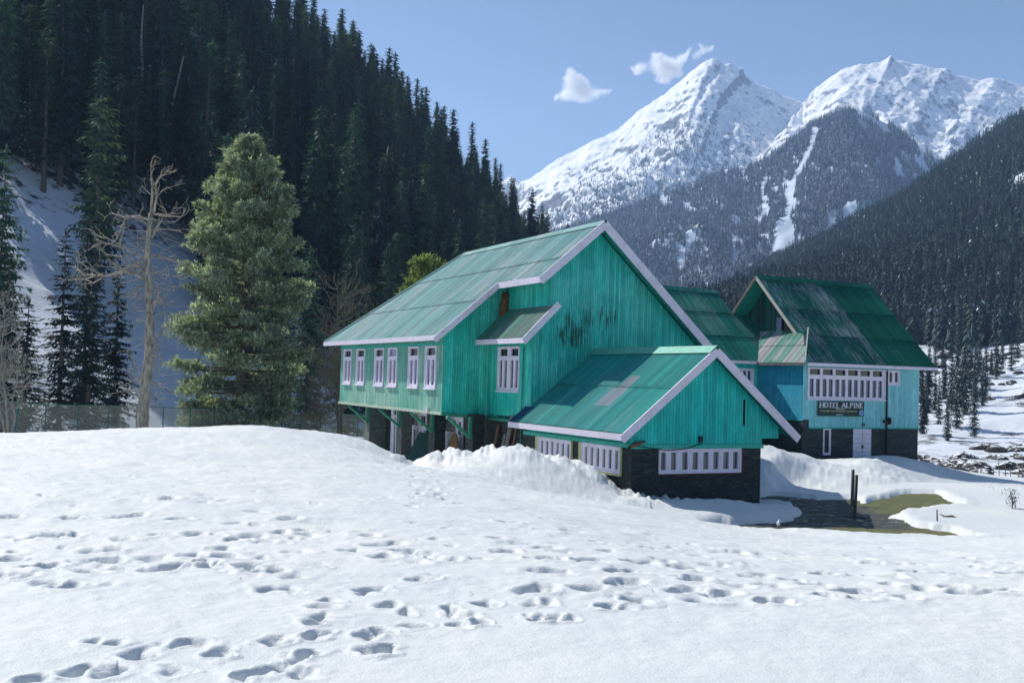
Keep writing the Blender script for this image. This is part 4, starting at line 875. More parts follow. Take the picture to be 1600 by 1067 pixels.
def text_part(txt, xc, zc, width, height, mat, name, shear=0.0):
    cu = bpy.data.curves.new(name, 'FONT'); cu.body = txt; cu.align_x = 'CENTER'; cu.align_y = 'CENTER'; cu.size = 1; cu.extrude = .004; cu.offset = .012; cu.shear = shear
    tmp = bpy.data.objects.new(name, cu); C.objects.link(tmp); bpy.context.view_layer.update()
    dg = bpy.context.evaluated_depsgraph_get(); me = bpy.data.meshes.new_from_object(tmp.evaluated_get(dg)); bpy.data.objects.remove(tmp)
    n = len(me.vertices); co = np.empty(n*3); me.vertices.foreach_get("co", co); co = co.reshape(-1, 3)
    mn = co.min(0); mx = co.max(0); sx = width/(mx[0]-mn[0]); sy = height/(mx[1]-mn[1])
    out = np.c_[(co[:, 0]-(mn[0]+mx[0])/2)*sx+xc, AH-.114-co[:, 2]*.5, (co[:, 1]-(mn[1]+mx[1])/2)*sy+zc]-SG.o
    me.vertices.foreach_set("co", out.ravel()); me.materials.clear(); me.materials.append(mat); me.update()
    o = bpy.data.objects.new(name, me); C.objects.link(o); o.parent = SG.root; return o
text_part("Lidderwat", 44.2, -1.265, .66, .085, M_LET, "name_lettering", .2)
text_part("A Unit of J&K Tourism Development Corporation Ltd.", 44.1, -1.405, 2.8, .14, M_LETY, "small_lettering")
text_part("ARU", 44.15, -1.61, .56, .085, M_LET, "place_lettering", .2)
em = MB()
em.prism([(45.83+.165*math.cos(t), AH-.112, -1.485+.165*math.sin(t)) for t in np.linspace(0, 2*math.pi, 24, endpoint=False)], (0, -.006, 0)); SG.add("emblem", em, simple("emblem_pale_blue", (.22, .45, .75), .5, var=.03))
em = MB(); em.prism([(45.83+r*math.cos(t), AH-.119, -1.485+r*math.sin(t)) for t, r in zip(np.linspace(0, 2*math.pi, 14, endpoint=False), [.11, .05, .12, .06, .03, .09, .12, .05, .10, .12, .04, .10, .05, .07])], (0, -.004, 0)); SG.add("emblem_mark", em, M_LETB)
# ------------------------------------------------------------------ foliage materials
def foliage(name, a, b, snow=0.0, tip=None, rough=.7, trans=.0):
    s = NT(name); oi = s.n("ObjectInfo", out=None); g = s.n("TexCoord", out=3); geo = s.n("NewGeometry", out=None)
    nz = s.noise(g, 1.1, 3, .6); c = s.mix(s.ramp(nz, .35, .65), a, b)
    r = oi.outputs["Random"]; k = s.m('MULTIPLY_ADD', r, .95, .55); c = s.mix(1.0, c, s.n("CombineXYZ", {0: k, 1: k, 2: s.m('MULTIPLY_ADD', r, .3, .85)}), 'MULTIPLY')
    if tip:
        rp = geo.outputs["Random Per Island"]; c = s.mix(s.ramp(rp, .62, .9), c, tip)  # random needles lightened in the colour as sunlit highlights
    if snow:
        rp = geo.outputs["Random Per Island"]; c = s.mix(s.m('MULTIPLY', s.m('GREATER_THAN', rp, s.m('SUBTRACT', 1.0, s.m('MULTIPLY', s.m('MULTIPLY', r, r), 3*snow))), .95), c, (.70, .75, .82))
    s.base(c, rough, .2)
    if trans:
        tr = s.n("BsdfTranslucent", {0: s.mix(1.0, c, (1.25, 1.35, .75), 'MULTIPLY')}); mx = s.n("MixShader", {0: trans, 1: s.b.outputs[0], 2: tr}); s.t.links.new(mx, s.out.inputs[0])
    return s.mat
def bark(name, a, b):
    s = NT(name); g = s.n("TexCoord", out=3); nz = s.noise(s.scalev(g, 1, 1, .25), 9, 6, .7); s.base(s.mix(s.ramp(nz, .35, .65), a, b), .85, .15); s.bump(nz, .6, .02); return s.mat
M_FIR = foliage("dark_fir_needles", (.034, .078, .080), (.055, .112, .100), trans=.2)
M_FIR2 = foliage("dark_spruce_needles", (.018, .042, .040), (.034, .066, .054), trans=.2)
M_FARFIR = foliage("far_fir_needles", (.020, .046, .052), (.034, .066, .066), snow=.03)
M_SNOWFIR = foliage("snow_dusted_fir_needles", (.012, .028, .042), (.026, .046, .062), snow=.17)
M_PINE = foliage("blue_pine_needles", (.19, .235, .205), (.30, .345, .30), tip=(.58, .64, .46), trans=.35)
M_PINEY = foliage("yellow_green_pine_needles", (.10, .15, .08), (.16, .21, .10), tip=(.32, .37, .15), trans=.35)
M_BARK = bark("grey_brown_bark", (.10, .085, .07), (.20, .17, .14)); M_BARKF = bark("forest_bark", (.09, .08, .075), (.16, .14, .125))
M_DEADBARK = bark("pale_dead_bark", (.15, .135, .11), (.42, .39, .33)); M_TWIG = bark("pale_twigs", (.22, .21, .19), (.36, .34, .30))

class TM:
    """Triangle soup for crowns."""
    def __init__(s): s.V = []; s.F = []
    def kite(s, p, d, w, L, droop=0.0):
        d = d/np.linalg.norm(d); sd = np.cross(d, (0, 0, 1)); n = np.linalg.norm(sd); sd = sd/n if n > 1e-6 else np.array([1.0, 0, 0])
        b = len(s.V); m_ = p+d*L*.45
        s.V += [p, m_+sd*w, p+d*L-np.array([0, 0, droop*L]), m_-sd*w]; s.F += [(b, b+1, b+2), (b, b+2, b+3)]
    def mesh(s, name, mat): return fast_mesh(name, np.array(s.V), np.array(s.F), [mat])

def trunk_mesh(name, h, r, mat, lean=(0, 0), seg=6, n=7, rng=None, base=-1.2):
    rng = rng or random.Random(1); mb = MB(); pts = []; rad = []
    for i in range(seg+1):
        t = i/seg; pts.append((lean[0]*t+rng.uniform(-.03, .03)*h*.06, lean[1]*t+rng.uniform(-.03, .03)*h*.06, base+(h-base)*t)); rad.append(max(.02, r*(1-t)**.8))
    mb.tube(pts, rad, n); me = bpy.data.meshes.new(name); me.from_pydata(mb.v, [], mb.f); me.materials.append(mat); me.update(); return me

def conifer(seed, h, R, whorl=.42, nb=6, sprays=7, mat=None, low=.10, hang=.45, power=.85, size=1.0, gaps=.12, rise=.05, name="conifer_crown", jag=.35):
    rng = random.Random(seed); T = TM(); z = h*low; ph = rng.uniform(0, 6)
    lobes = [rng.uniform(.75, 1.15) for _ in range(8)]
    while z < h-.15:
        f = (z-h*low)/(h-h*low); prof = (1-f)**power*(.55+.45*min(1, f/.12)) if f > 0 else .5
        L0 = R*prof+.12
        k = max(3, int(nb*(.55+.6*prof)+rng.random())); ph += 2.4
        for i in range(k):
            if rng.random() < gaps: continue
            a = ph+2*math.pi*i/k+rng.uniform(-.35, .35); L = L0*rng.uniform(1-jag, 1.12)*lobes[int((a % 6.283)/6.284*8)]
            dx, dy = math.cos(a), math.sin(a); zb = z+rng.uniform(-.15, .15)
            dr = rng.uniform(.12, .34)*(1.15-f)
            ns = max(2, int(sprays*(.35+L/R)))
            for j in range(ns):
                s_ = (j+.7+rng.uniform(-.3, .3))/ns
                p = np.array([dx*L*s_, dy*L*s_, zb+L*(rise*s_-dr*s_*s_)]); w = size*(.30+.28*rng.random())*(1-.35*s_)*min(1.0, .45+L0/R)
                for sd in (-1, 1):
                    an = a+sd*rng.uniform(.5, 1.2)
                    T.kite(p, np.array([math.cos(an), math.sin(an), -rng.uniform(.05, hang)]), w*.34, w*1.7, .18)
                if rng.random() < .75: T.kite(p, np.array([dx+rng.uniform(-.4, .4), dy+rng.uniform(-.4, .4), -hang-rng.random()*.7]), w*.3, w*1.6, .1)
            T.kite(np.array([dx*L*.82, dy*L*.82, zb+L*(rise*.8-dr*.67)]), np.array([dx, dy, -.1]), size*.17, size*.75, .1)
        z += whorl*rng.uniform(.75, 1.25)*(1.0-.35*f)
    for i in range(4): T.kite(np.array([0, 0, h-.5]), np.array([rng.uniform(-.3, .3), rng.uniform(-.3, .3), 1.0]), .09, .7)
    return T.mesh(name, mat)

# ------------------------------------------------------------------ forest: tall firs on the shaded hillside
FV = []
for i, (h, R, pw, lw) in enumerate([(27, 3.7, .95, .14), (25, 3.2, .85, .22), (29, 4.1, 1.1, .10), (22, 3.8, .95, .06), (28, 3.0, .78, .32), (20, 3.5, 1.15, .05)]):
    cm = conifer(100+i, h, R, whorl=.62, nb=7, sprays=6, mat=M_FIR, low=lw, hang=1.3, power=pw, size=1.6, gaps=.24, rise=-.05, jag=.6)
    tm = trunk_mesh("fir_trunk", h*.985, .34+h*.004, M_BARKF, rng=random.Random(i)); FV.append((cm, tm, h))
M_FIR3 = foliage("grey_green_pine_foliage", (.050, .095, .075), (.085, .135, .100), trans=.25)
for i, (h, R, pw, lw) in enumerate([(23, 4.4, .6, .30), (19, 4.0, .55, .22)]):
    cm = conifer(150+i, h, R, whorl=.8, nb=6, sprays=6, mat=M_FIR3, low=lw, hang=.5, power=pw, size=1.7, gaps=.34, rise=.12, jag=.7)
    FV.append((cm, trunk_mesh("fir_trunk", h*.97, .4, M_BARKF, rng=random.Random(i+20)), h))
def tree(name, label, x, y, z, crown, trunk, s=1.0, rz=0.0, cat="tree", group=None, tilt=(0, 0), sz=1.0):
    o = empty(name, (x, y, z), rz); o.rotation_euler = (tilt[0], tilt[1], rz); o.scale = (s, s, s*sz)
    tag(o, label, cat, group)
    if crown is not None: link("crown", crown, o)
    if trunk is not None: link("trunk", trunk, o)
    return o

trng = random.Random(11)
def inpoly(x, y, poly):
    c = False; n = len(poly)
    for i in range(n):
        ax, ay = poly[i]; bx, by = poly[(i+1) % n]
        if (ay > y) != (by > y) and x < (bx-ax)*(y-ay)/(by-ay)+ax: c = not c
    return c
# bare snow: the avalanche cones and strips where nothing grows (surveyed outlines)
BARE = [[(-60, 372), (25, 372), (78, 372), (80, 470), (165, 560), (120, 690), (-60, 690)], [(180, 375), (215, 355), (295, 350), (330, 430), (330, 560), (325, 700), (60, 700), (60, 640), (160, 640), (190, 560)],
        [(0, 130), (20, 128), (62, 180), (60, 205), (20, 205), (0, 180)], [(100, 60), (150, 60), (165, 130), (120, 140)], [(205, 155), (235, 190), (250, 225), (215, 235), (200, 200)], [(270, 40), (300, 55), (345, 150), (300, 215), (275, 150)], [(175, 130), (200, 140), (250, 215), (230, 240), (195, 235), (200, 190)], [(130, 70), (160, 95), (150, 130), (95, 110)], [(255, 280), (300, 285), (300, 330), (265, 330)], [(60, 300), (100, 310), (100, 340), (70, 335)], [(465, 600), (540, 610), (560, 690), (470, 690)], [(430, 500), (470, 520), (460, 590), (420, 590)]]
def bare(px, py): return any(inpoly(px, py, b) for b in BARE)
cand = []
N_ = 24000
for i in range(N_):
    Y = math.exp(trng.uniform(math.log(72), math.log(860)))
    D = trng.uniform(-6, 125)+(trng.uniform(0, 120) if Y < 330 else 0)
    X = float(toe(Y))-D/.955
    px0 = 800+X/Y*FPX
    if px0 < -220 or px0 > 1000: continue
    cand.append((X, Y, D))
cX = np.array([c[0] for c in cand]); cY = np.array([c[1] for c in cand]); cD = np.array([c[2] for c in cand])
cZ = hill_h(cX, cY); cPX, cPY = px_of(cX, cY, cZ)
_hd = np.array([.735, -.678]); shade = np.zeros(len(cX), bool)     # trees whose shade would fall on the open cones stand elsewhere
for hh_, of_ in ((5, 0), (12, 0), (20, 0), (12, 2.2), (12, -2.2), (26, 0)):
    done = np.zeros(len(cX), bool)
    for s_ in np.arange(4, 170, 6.0):
        xx = cX+_hd[0]*s_+of_*.678; yy = cY+_hd[1]*s_+of_*.735; zz = cZ+hh_-.984*s_; gz_ = hill_h(xx, yy); hit = (gz_ >= zz) & ~done
        if hit.any():
            qx, qy = px_of(xx[hit], yy[hit], gz_[hit]); ib = np.array([(inpoly(a, b, BARE[0]) or inpoly(a, b, BARE[1])) for a, b in zip(qx, qy)]); idx = np.where(hit)[0]; shade[idx[ib]] = True; done |= hit
shade &= (np.array([trng.random() for _ in range(len(cX))]) < np.where(cPX < -10, .99, np.where((cPY < 315) & (cPX < 110), .2, np.where(cPY > 330, .985, np.where(cY < 178, .88, .3)))))
order = np.argsort(cY); grid_ = {}; forest = []
for i in order:
    X, Y, Z = cX[i], cY[i], cZ[i]; px, py = cPX[i], cPY[i]
    if bare(px, py) or shade[i]: continue
    topy = py-24*FPX/Y
    if cD[i] < 4 and px < 460: continue
    # keep the cones open: no crown may stand right in front of them
    if Y < 150 and (bare(px, py-5*FPX/Y) or bare(px, py-12*FPX/Y) or bare(px-10, py-9*FPX/Y) or bare(px+10, py-16*FPX/Y)): continue
    if py < -160 or px < -70: continue
    r = 3.0+Y*.002+2.0*float(hsh(np.array([int(X//14)]), np.array([int(Y//14)]), 6)[0]); gx, gy = int(X//6), int(Y//6); ok = True
    for ax in range(gx-1, gx+2):
        for ay in range(gy-1, gy+2):
            for (x2, y2) in grid_.get((ax, ay), ()):
                if (x2-X)**2+(y2-Y)**2 < r*r: ok = False
    if not ok: continue
    grid_.setdefault((gx, gy), []).append((X, Y)); forest.append((X, Y, Z, px, py))
print("forest", len(forest))
NIND = 250
flabel = "tall dark fir standing in the dense forest on the shaded left hillside"
for k, (X, Y, Z, px, py) in enumerate(forest[:NIND]):
    cm, tm, h = FV[trng.randrange(len(FV))]
    s = (.42+.78*trng.random()**.6)*(1 if Y > 120 else .85)
    tree("fir_tree", flabel, X, Y, Z-.4, cm, tm, s, trng.uniform(0, 6.28), group="firs of the forest on the left hillside", tilt=(trng.gauss(0, .02), trng.gauss(0, .02)), sz=trng.uniform(.95, 1.2))

def scatter(name, pts, sources, kindlabel, cat):
    """One stuff object: real trees instanced on points by geometry nodes."""
    me = bpy.data.meshes.new(name); P_ = np.array([p[:3] for p in pts], np.float32)
    me.vertices.add(len(P_)); me.vertices.foreach_set("co", P_.ravel())
    for an, col, ty in (("sc", 3, 'FLOAT'), ("rz", 4, 'FLOAT'), ("pick", 5, 'INT')):
        at = me.attributes.new(an, ty, 'POINT'); at.data.foreach_set("value", np.array([p[col] for p in pts], np.float32 if ty == 'FLOAT' else np.int32))
    o = link(name, me); tag(o, kindlabel, cat, kind='stuff')
    col = bpy.data.collections.new(name+"_sources")
    for i, so in enumerate(sources):
        ob = bpy.data.objects.new("source_%02d" % i, so); col.objects.link(ob)
    ng = bpy.data.node_groups.new(name, 'GeometryNodeTree'); ng.interface.new_socket(name="Geometry", in_out='INPUT', socket_type='NodeSocketGeometry'); ng.interface.new_socket(name="Geometry", in_out='OUTPUT', socket_type='NodeSocketGeometry')
    nn = ng.nodes.new; gi = nn('NodeGroupInput'); go = nn('NodeGroupOutput'); ip = nn('GeometryNodeInstanceOnPoints'); ci = nn('GeometryNodeCollectionInfo')
    ci.inputs[0].default_value = col; ci.inputs[1].default_value = True; ci.inputs[2].default_value = True
    def attr(nm, ty):
        a = nn('GeometryNodeInputNamedAttribute'); a.data_type = ty; a.inputs[0].default_value = nm; return a.outputs[0]
    cx = nn('ShaderNodeCombineXYZ'); L = ng.links.new; L(attr("rz", 'FLOAT'), cx.inputs[2])
    rt = nn('FunctionNodeEulerToRotation'); L(cx.outputs[0], rt.inputs[0])
    L(gi.outputs[0], ip.inputs['Points']); L(ci.outputs[0], ip.inputs['Instance']); ip.inputs['Pick Instance'].default_value = True
    L(attr("pick", 'INT'), ip.inputs['Instance Index']); L(rt.outputs[0], ip.inputs['Rotation']); L(attr("sc", 'FLOAT'), ip.inputs['Scale']); L(ip.outputs[0], go.inputs[0])
    md = o.modifiers.new("scatter", 'NODES'); md.node_group = ng; return o
def join_ct(cm, tm, name):
    """Crown and trunk as one mesh, for instancing."""
    nv = len(cm.vertices); a = np.empty(nv*3, np.float32); cm.vertices.foreach_get("co", a); V = a.reshape(-1, 3).tolist(); F = [tuple(p.vertices) for p in cm.polygons]
    mi = [0]*len(F)
    for v in tm.vertices: V.append(tuple(v.co))
    for p in tm.polygons: F.append(tuple(x+nv for x in p.vertices)); mi.append(1)
    me = bpy.data.meshes.new(name); me.from_pydata(V, [], F); me.materials.append(cm.materials[0]); me.materials.append(tm.materials[0]); me.polygons.foreach_set("material_index", mi); me.update(); return me
FSRC = [join_ct(c, t, "fir") for c, t, h in FV]
rest = forest[NIND:]
scatter("hillside_forest", [(X, Y, Z-.4, .42+.75*trng.random()**.6, trng.uniform(0, 6.28), trng.randrange(len(FV))) for (X, Y, Z, px, py) in rest], FSRC, "dark fir forest covering the upper left hillside", "forest")

# ------------------------------------------------------------------ far forests
def farfir(seed, h, R, mat, tiers=7, arms=7):
    rng = random.Random(seed); T = TM()
    for k in range(tiers):
        f = k/tiers; z = h*(.10+.86*f); L0 = R*(1-f)**.8+.15
        for i in range(arms if f < .7 else 5):
            a = 6.283*i/arms+k*.9+rng.uniform(-.4, .4); L = L0*rng.uniform(.6, 1.2)
            T.kite(np.array([math.cos(a)*L*.1, math.sin(a)*L*.1, z+h*.07]), np.array([math.cos(a), math.sin(a), -.55-rng.random()*.5]), L*.33, L*1.25, .25)
            T.kite(np.array([math.cos(a+.5)*L*.3, math.sin(a+.5)*L*.3, z]), np.array([math.cos(a+.5)*.6, math.sin(a+.5)*.6, -1.0]), L*.28, L*.8, .0)
    for i in range(3): T.kite(np.array([0, 0, h*.84]), np.array([rng.uniform(-.15, .15), rng.uniform(-.15, .15), 1]), R*.12, h*.17)
    T.kite(np.array([0, 0, -1.0]), np.array([0.02, 0.01, 1]), .25, h*.6); T.kite(np.array([0, 0, -1.0]), np.array([0.02, 0.5, 4.0]), .25, h*.6)
    return T.mesh("far_fir", mat)
SRC_R = [farfir(300+i, 17+i, 2.5+.2*i, M_FARFIR, 9, 8) for i in range(4)]
SRC_S = [farfir(320+i, 16+i*1.3, 2.5, M_SNOWFIR) for i in range(4)]
nprng = np.random.default_rng(5)
# right-hand slope
n = 46000; Yc = 330+nprng.random(n)**.75*1150; Uc = -.02+nprng.random(n)*.64; Xc = Uc*Yc; yc, zc = RIGHT_CREST(Uc)
ok = (Yc < yc+25); Xc, Yc = Xc[ok], Yc[ok]; Zc = right_h(Xc, Yc); PX, PY = px_of(Xc, Yc, Zc)
dens = fbm(Xc*.012, Yc*.009, 4, 81)+1.1*sstep(300, 400, Yc+60*fbm(Xc*.01, Yc*.01, 2, 82))-.05
gap = (fbm(Xc*.02+9, Yc*.012, 3, 83) > .46) | ((PX > 1130) & (PX < 1175) & (PY > 415) & (PY < 432))
ok = (dens > -.02) & ~gap & (PX > 1000) & (PX < 1700); keep = nprng.random(len(Xc)) < np.clip(Yc/900, .35, 1)
ok &= keep; Rt = [(x, y, z-.3, nprng.uniform(.65, 1.15), nprng.uniform(0, 6.28), int(nprng.integers(4))) for x, y, z in zip(Xc[ok], Yc[ok], Zc[ok])]
print("right forest", len(Rt))
scatter("right_forest", Rt, SRC_R, "dense dark fir forest on the right hand mountain slope", "forest")
# forested spur and the lower flanks of the snow mountain
n = 74000; Uc = -.08+nprng.random(n)*.62; yc, zc = SPUR_CREST(Uc); Yc = 1500+nprng.random(n)*1000; ok = Yc < yc+15; Uc, Yc = Uc[ok], Yc[ok]; Xc = Uc*Yc; Zc = spur_h(Xc, Yc); PX, PY = px_of(Xc, Yc, Zc)
G1 = [(1270, 200), (1280, 202), (1266, 240), (1250, 280), (1240, 310), (1238, 345), (1246, 372), (1225, 400), (1206, 402), (1214, 372), (1224, 335), (1229, 300), (1246, 264), (1260, 235)]
G2 = [(1143, 340), (1149, 340), (1148, 375), (1152, 415), (1144, 415), (1145, 375)]; G3 = [(1187, 282), (1195, 285), (1196, 312), (1191, 318)]; G4 = [(1400, 245), (1408, 252), (1418, 278), (1400, 284)]; G5 = [(1367, 242), (1373, 246), (1379, 268), (1373, 264)]
gl_ = [G1, G2, G3, G4, G5]
jx = 9*fbm(Xc*.03, Yc*.02, 3, 93); vis = np.array([not any(inpoly(a+j, b, g) for g in gl_) for a, b, j in zip(PX, PY, jx)])
ok = vis & (fbm(Xc*.006, Yc*.004, 4, 91)+.5*fbm(Xc*.04, Yc*.02, 3, 94) > -.70) & (fbm(Xc*.03, Yc*.012, 3, 92) > -.48)
St = [(x, y, z-.3, nprng.uniform(.6, 1.15), nprng.uniform(0, 6.28), int(nprng.integers(4))) for x, y, z in zip(Xc[ok], Yc[ok], Zc[ok])]
n = 52000; Uc = -.08+nprng.random(n)*.62; yc, zc = MASS_CREST(Uc); Yc = 2350+nprng.random(n)*1100; ok = Yc < yc-60; Uc, Yc, zc = Uc[ok], Yc[ok], zc[ok]; Xc = Uc*Yc; Zc = mass_h(Xc, Yc)
hfr = Zc/np.maximum(zc, 1); d2 = fbm(Xc*.004, Yc*.0025, 4, 95)
ok = nprng.random(len(Xc)) < np.clip(1.42-hfr*1.95+1.1*d2, 0, .9)
St += [(x, y, z-.3, nprng.uniform(.5, .95), nprng.uniform(0, 6.28), int(nprng.integers(4))) for x, y, z in zip(Xc[ok], Yc[ok], Zc[ok])]
print("mountain forest", len(St))
scatter("mountain_forest", St, SRC_S, "snow dusted fir forest climbing the mountain below the white peaks", "forest")

# scattered firs on the snowy foot of the right slope: each one a tree
RF = [join_ct(conifer(400+i, 13+i, 1.5+.3*i, whorl=.5, nb=6, sprays=4, mat=M_FARFIR, low=.06, hang=.9, size=1.1, gaps=.12, power=.8), trunk_mesh("t", 13+i, .2, M_BARKF, rng=random.Random(i)), "slope_fir") for i in range(3)]
spots = [(1450, 640, 215), (1461, 625, 222), (1467, 655, 200), (1476, 600, 240), (1487, 640, 215), (1495, 668, 190), (1503, 630, 225), (1508, 655, 205), (1516, 600, 250), (1524, 615, 235), (1530, 590, 262), (1540, 612, 240), (1549, 588, 270), (1557, 595, 262), (1566, 580, 285), (1441, 680, 185), (1480, 692, 178), (1522, 680, 182), (1497, 565, 300), (1452, 590, 260), (1462, 560, 310), (1440, 610, 240), (1473, 570, 300), (1590, 570, 300), (1508, 575, 300), (1535, 640, 215), (1580, 585, 280), (1446, 660, 196)]
slabel = "slim dark fir growing on the boulder strewn snow slope right of the hotel"
for i, (px, py, Y) in enumerate(spots):
    p = P(px, py, Y); z = float(right_h(np.array([p[0]]), np.array([Y]))[0]); o = link("slope_fir", RF[i % 3]); o.location = (p[0], Y, z-.3); o.rotation_euler = (0, 0, i*1.7); s = trng.uniform(.45, .85); o.scale = (s*.9, s*.9, s*1.15)
    tag(o, slabel, "tree", "firs on the snowy foot of the right slope")
# boulders and scrub on that slope
def rock_mesh(seed, sub=2):
    import bmesh
    bm = bmesh.new(); bmesh.ops.create_icosphere(bm, subdivisions=sub, radius=1.0)
    for v in bm.verts:
        c = v.co; n_ = fbm(np.array([c.x*1.3+seed]), np.array([c.y*1.3+c.z*1.7]), 3, seed)[0]; v.co *= 1+.45*n_; v.co.z *= .6
    me = bpy.data.meshes.new("boulder"); bm.to_mesh(me); bm.free(); return me
def rockmat():
    s = NT("lichen_boulder"); g = s.n("TexCoord", out=3); geo = s.n("NewGeometry", out=None); nz = s.n("SeparateXYZ", {0: geo.outputs["Normal"]}, out=None).outputs[2]; a = s.noise(g, 1.5, 6, .7)
    c = s.mix(s.ramp(a, .35, .7), (.035, .035, .035), (.09, .085, .075)); c = s.mix(s.ramp(s.m('ADD', nz, s.m('MULTIPLY', s.m('SUBTRACT', a, .5), 1.2)), .85, .98), c, (.82, .86, .9)); s.base(c, .85, .15); return s.mat
M_ROCK = rockmat(); RK = []
for i in range(4): me = rock_mesh(500+i); me.materials.append(M_ROCK); RK.append(me)
rpts = []
for i in range(1600):
    Y = 128*(520/128)**nprng.random(); U = .345+nprng.random()*.24; x = U*Y
    if fbm(np.array([x*.035]), np.array([Y*.02]), 3, 97)[0] > .09: rpts.append((x, Y, (.2+1.9*nprng.random()**2.4)*(.5+Y/500)))
rX_ = np.array([p[0] for p in rpts]); rY_ = np.array([p[1] for p in rpts]); rZ_ = right_h(rX_, rY_)
scatter("slope_boulders", [(x, y, z-.1, s, nprng.uniform(0, 6.28), int(nprng.integers(4))) for (x, y, s), z in zip(rpts, rZ_)], RK, "dark boulders and scrub scattered over the snowy right slope", "rocks")

# a litter of twigs blown over the crust
T = TM(); T.kite(np.array([-.05, 0, .01]), np.array([1, .1, .05]), .004, .10); T.kite(np.array([0, 0, .01]), np.array([.3, 1, .1]), .003, .05)
tw_ = T.mesh("twig", M_BARKF)
tp_ = []
for i in range(520):
    Y = 8+nprng.random()**.8*24; U = -.5+nprng.random()*.85; tp_.append((U*Y, Y))
tZ_ = ground_shape(np.array([p[0] for p in tp_]), np.array([p[1] for p in tp_]))
scatter("twig_litter", [(x, y, z+.004, nprng.uniform(.3, 1.0), nprng.uniform(0, 6.28), 0) for (x, y), z in zip(tp_, tZ_)], [tw_], "tiny dark twigs littering the snow crust", "twig litter")
# ------------------------------------------------------------------ the big sunlit pine
def pine(seed, h, prof, mat, ntuft, tuft=.42, nneed=7, low=.03, lobes=26):
    rng = random.Random(seed); nr = np.random.default_rng(seed); T = TM(); tips = []
    mb = MB()
    zb = h*low
    while zb < h*.985:
        f = zb/h; R = np.interp(f, [q[0] for q in prof], [q[1] for q in prof])
        for i in range(rng.choice((2, 3, 3))):
            a = rng.uniform(0, 6.283); L = R*rng.uniform(.62, 1.13); up = .15+.75*f
            pts = [np.array([math.cos(a)*L*s_, math.sin(a)*L*s_, zb+L*(-.16*(1-f)*s_+up*s_*s_*.45)]) for s_ in (0, .35, .7, 1.0)]
            mb.tube(pts, [.10*(1-f)+.03, .06*(1-f)+.025, .035, .015], 4); tips.append((pts, a, L))
        zb += h*.0095*rng.uniform(.6, 1.4)
    per = max(4, ntuft//len(tips))
    for pts, a, L in tips:
        for k in range(int(per*(.4+.8*L/3.0))):
            s_ = rng.random()**.33; q = s_*3; j = min(2, int(q)); p = pts[j]+(pts[j+1]-pts[j])*(q-j)
            sp = .22+.09*L*(1-abs(s_-.75)); p = p+nr.normal(0, 1, 3)*np.array([sp, sp, sp*.5])*.6
            ax = np.array([math.cos(a)*.5, math.sin(a)*.5, .55])+nr.normal(0, .45, 3); ax /= np.linalg.norm(ax)
            for n_ in range(nneed):
                d = ax+nr.normal(0, .55, 3); T.kite(p, d, rng.uniform(.03,.06)*tuft/.42, tuft*rng.uniform(.7, 1.2), .12)
    return T.mesh("pine_crown", mat), mb, tips
prof = [(0, 3.2), (.10, 3.9), (.2, 4.2), (.32, 4.3), (.45, 4.2), (.58, 3.7), (.70, 3.2), (.80, 2.6), (.88, 1.8), (.95, 1.1), (1.0, .25)]
PY_ = 74.0; pb = P(372, 690, PY_); pz = GZ(pb[0], PY_); ph_ = P(370, 207, PY_)[2]-pz
crown, br_mb, _t = pine(7, ph_, prof, M_PINE, 13000, tuft=.44, nneed=8)
po = tree("pine_tree", "huge full blue pine with sunlit top and shaded skirt behind the fence", pb[0], PY_, pz-.2, crown, trunk_mesh("pine_trunk", ph_*.97, .42, M_BARK))
br_mb.build("branches", M_BARK, po)
for px, top, Y, hw, lab in ((664, 398, 78, 2.5, "small rounded yellow green pine just behind the lodge roof"),):
    p = P(px, 600, Y); z0 = GZ(p[0], Y); hh = P(px, top, Y)[2]-z0
    pr = [(0, hw), (.5, hw*1.05), (.7, hw*1.0), (.85, hw*.7), (.95, hw*.45), (1, hw*.15)]
    c_, b_, _ = pine(17, hh, pr, M_PINEY, 1700, tuft=.5, nneed=6, low=.45); o = tree("pine_tree", lab, p[0], Y, z0-.2, c_, trunk_mesh("pine_trunk", hh*.95, .3, M_BARK)); b_.build("branches", M_BARK, o)

# ------------------------------------------------------------------ dark spruces in front of the avalanche cone
def spruce(seed, px, top, Y, R, lab, mat=M_FIR2, hang=.35, rise=.02, low=.03, gaps=.26, size=.8, whorl=.42, sprays=8, power=.8):
    p = P(px, 640, Y); z0 = max(GZ(p[0], Y), float(hill_h(np.array([p[0]]), np.array([Y]))[0])); hh = P(px, top, Y)[2]-z0
    cm = conifer(seed, hh, R, whorl=whorl, nb=6, sprays=sprays, mat=mat, low=low, hang=hang, size=size, gaps=gaps, rise=rise, power=power)
    return tree("spruce_tree", lab, p[0], Y, z0-.3, cm, trunk_mesh("spruce_trunk", hh, .22, M_BARKF, rng=random.Random(seed)))
spruce(31, 92, 354, 80, 3.4, "dark layered spruce standing second from the left behind the fence")
spruce(32, 137, 455, 79, 2.6, "shorter open spruce crowded against the taller layered spruce behind the fence")
spruce(33, 128, 332, 96, 3.6, "broad blue grey spruce with snow cone on both sides", mat=M_FIR, size=.95, hang=.6)
spruce(34, 178, 400, 98, 2.6, "narrow dark spruce with drooping boughs left of the bare dead trunk", mat=M_FIR2, size=.8, hang=.8)
spruce(35, 38, 462, 84, 1.9, "small dark spruce behind the leftmost leafless sapling")
spruce(36, -8, 222, 88, 3.4, "tall spruce cut by the left edge of the view", mat=M_FIR, size=1.0, hang=.9)
spruce(37, 6, 395, 76, 1.6, "dark spruce low at the left edge over the fence")
spruce(38, 478, 380, 104, 3.6, "broad shaded spruce just right of the big sunlit pine", mat=M_FIR, size=1.0, hang=.8)
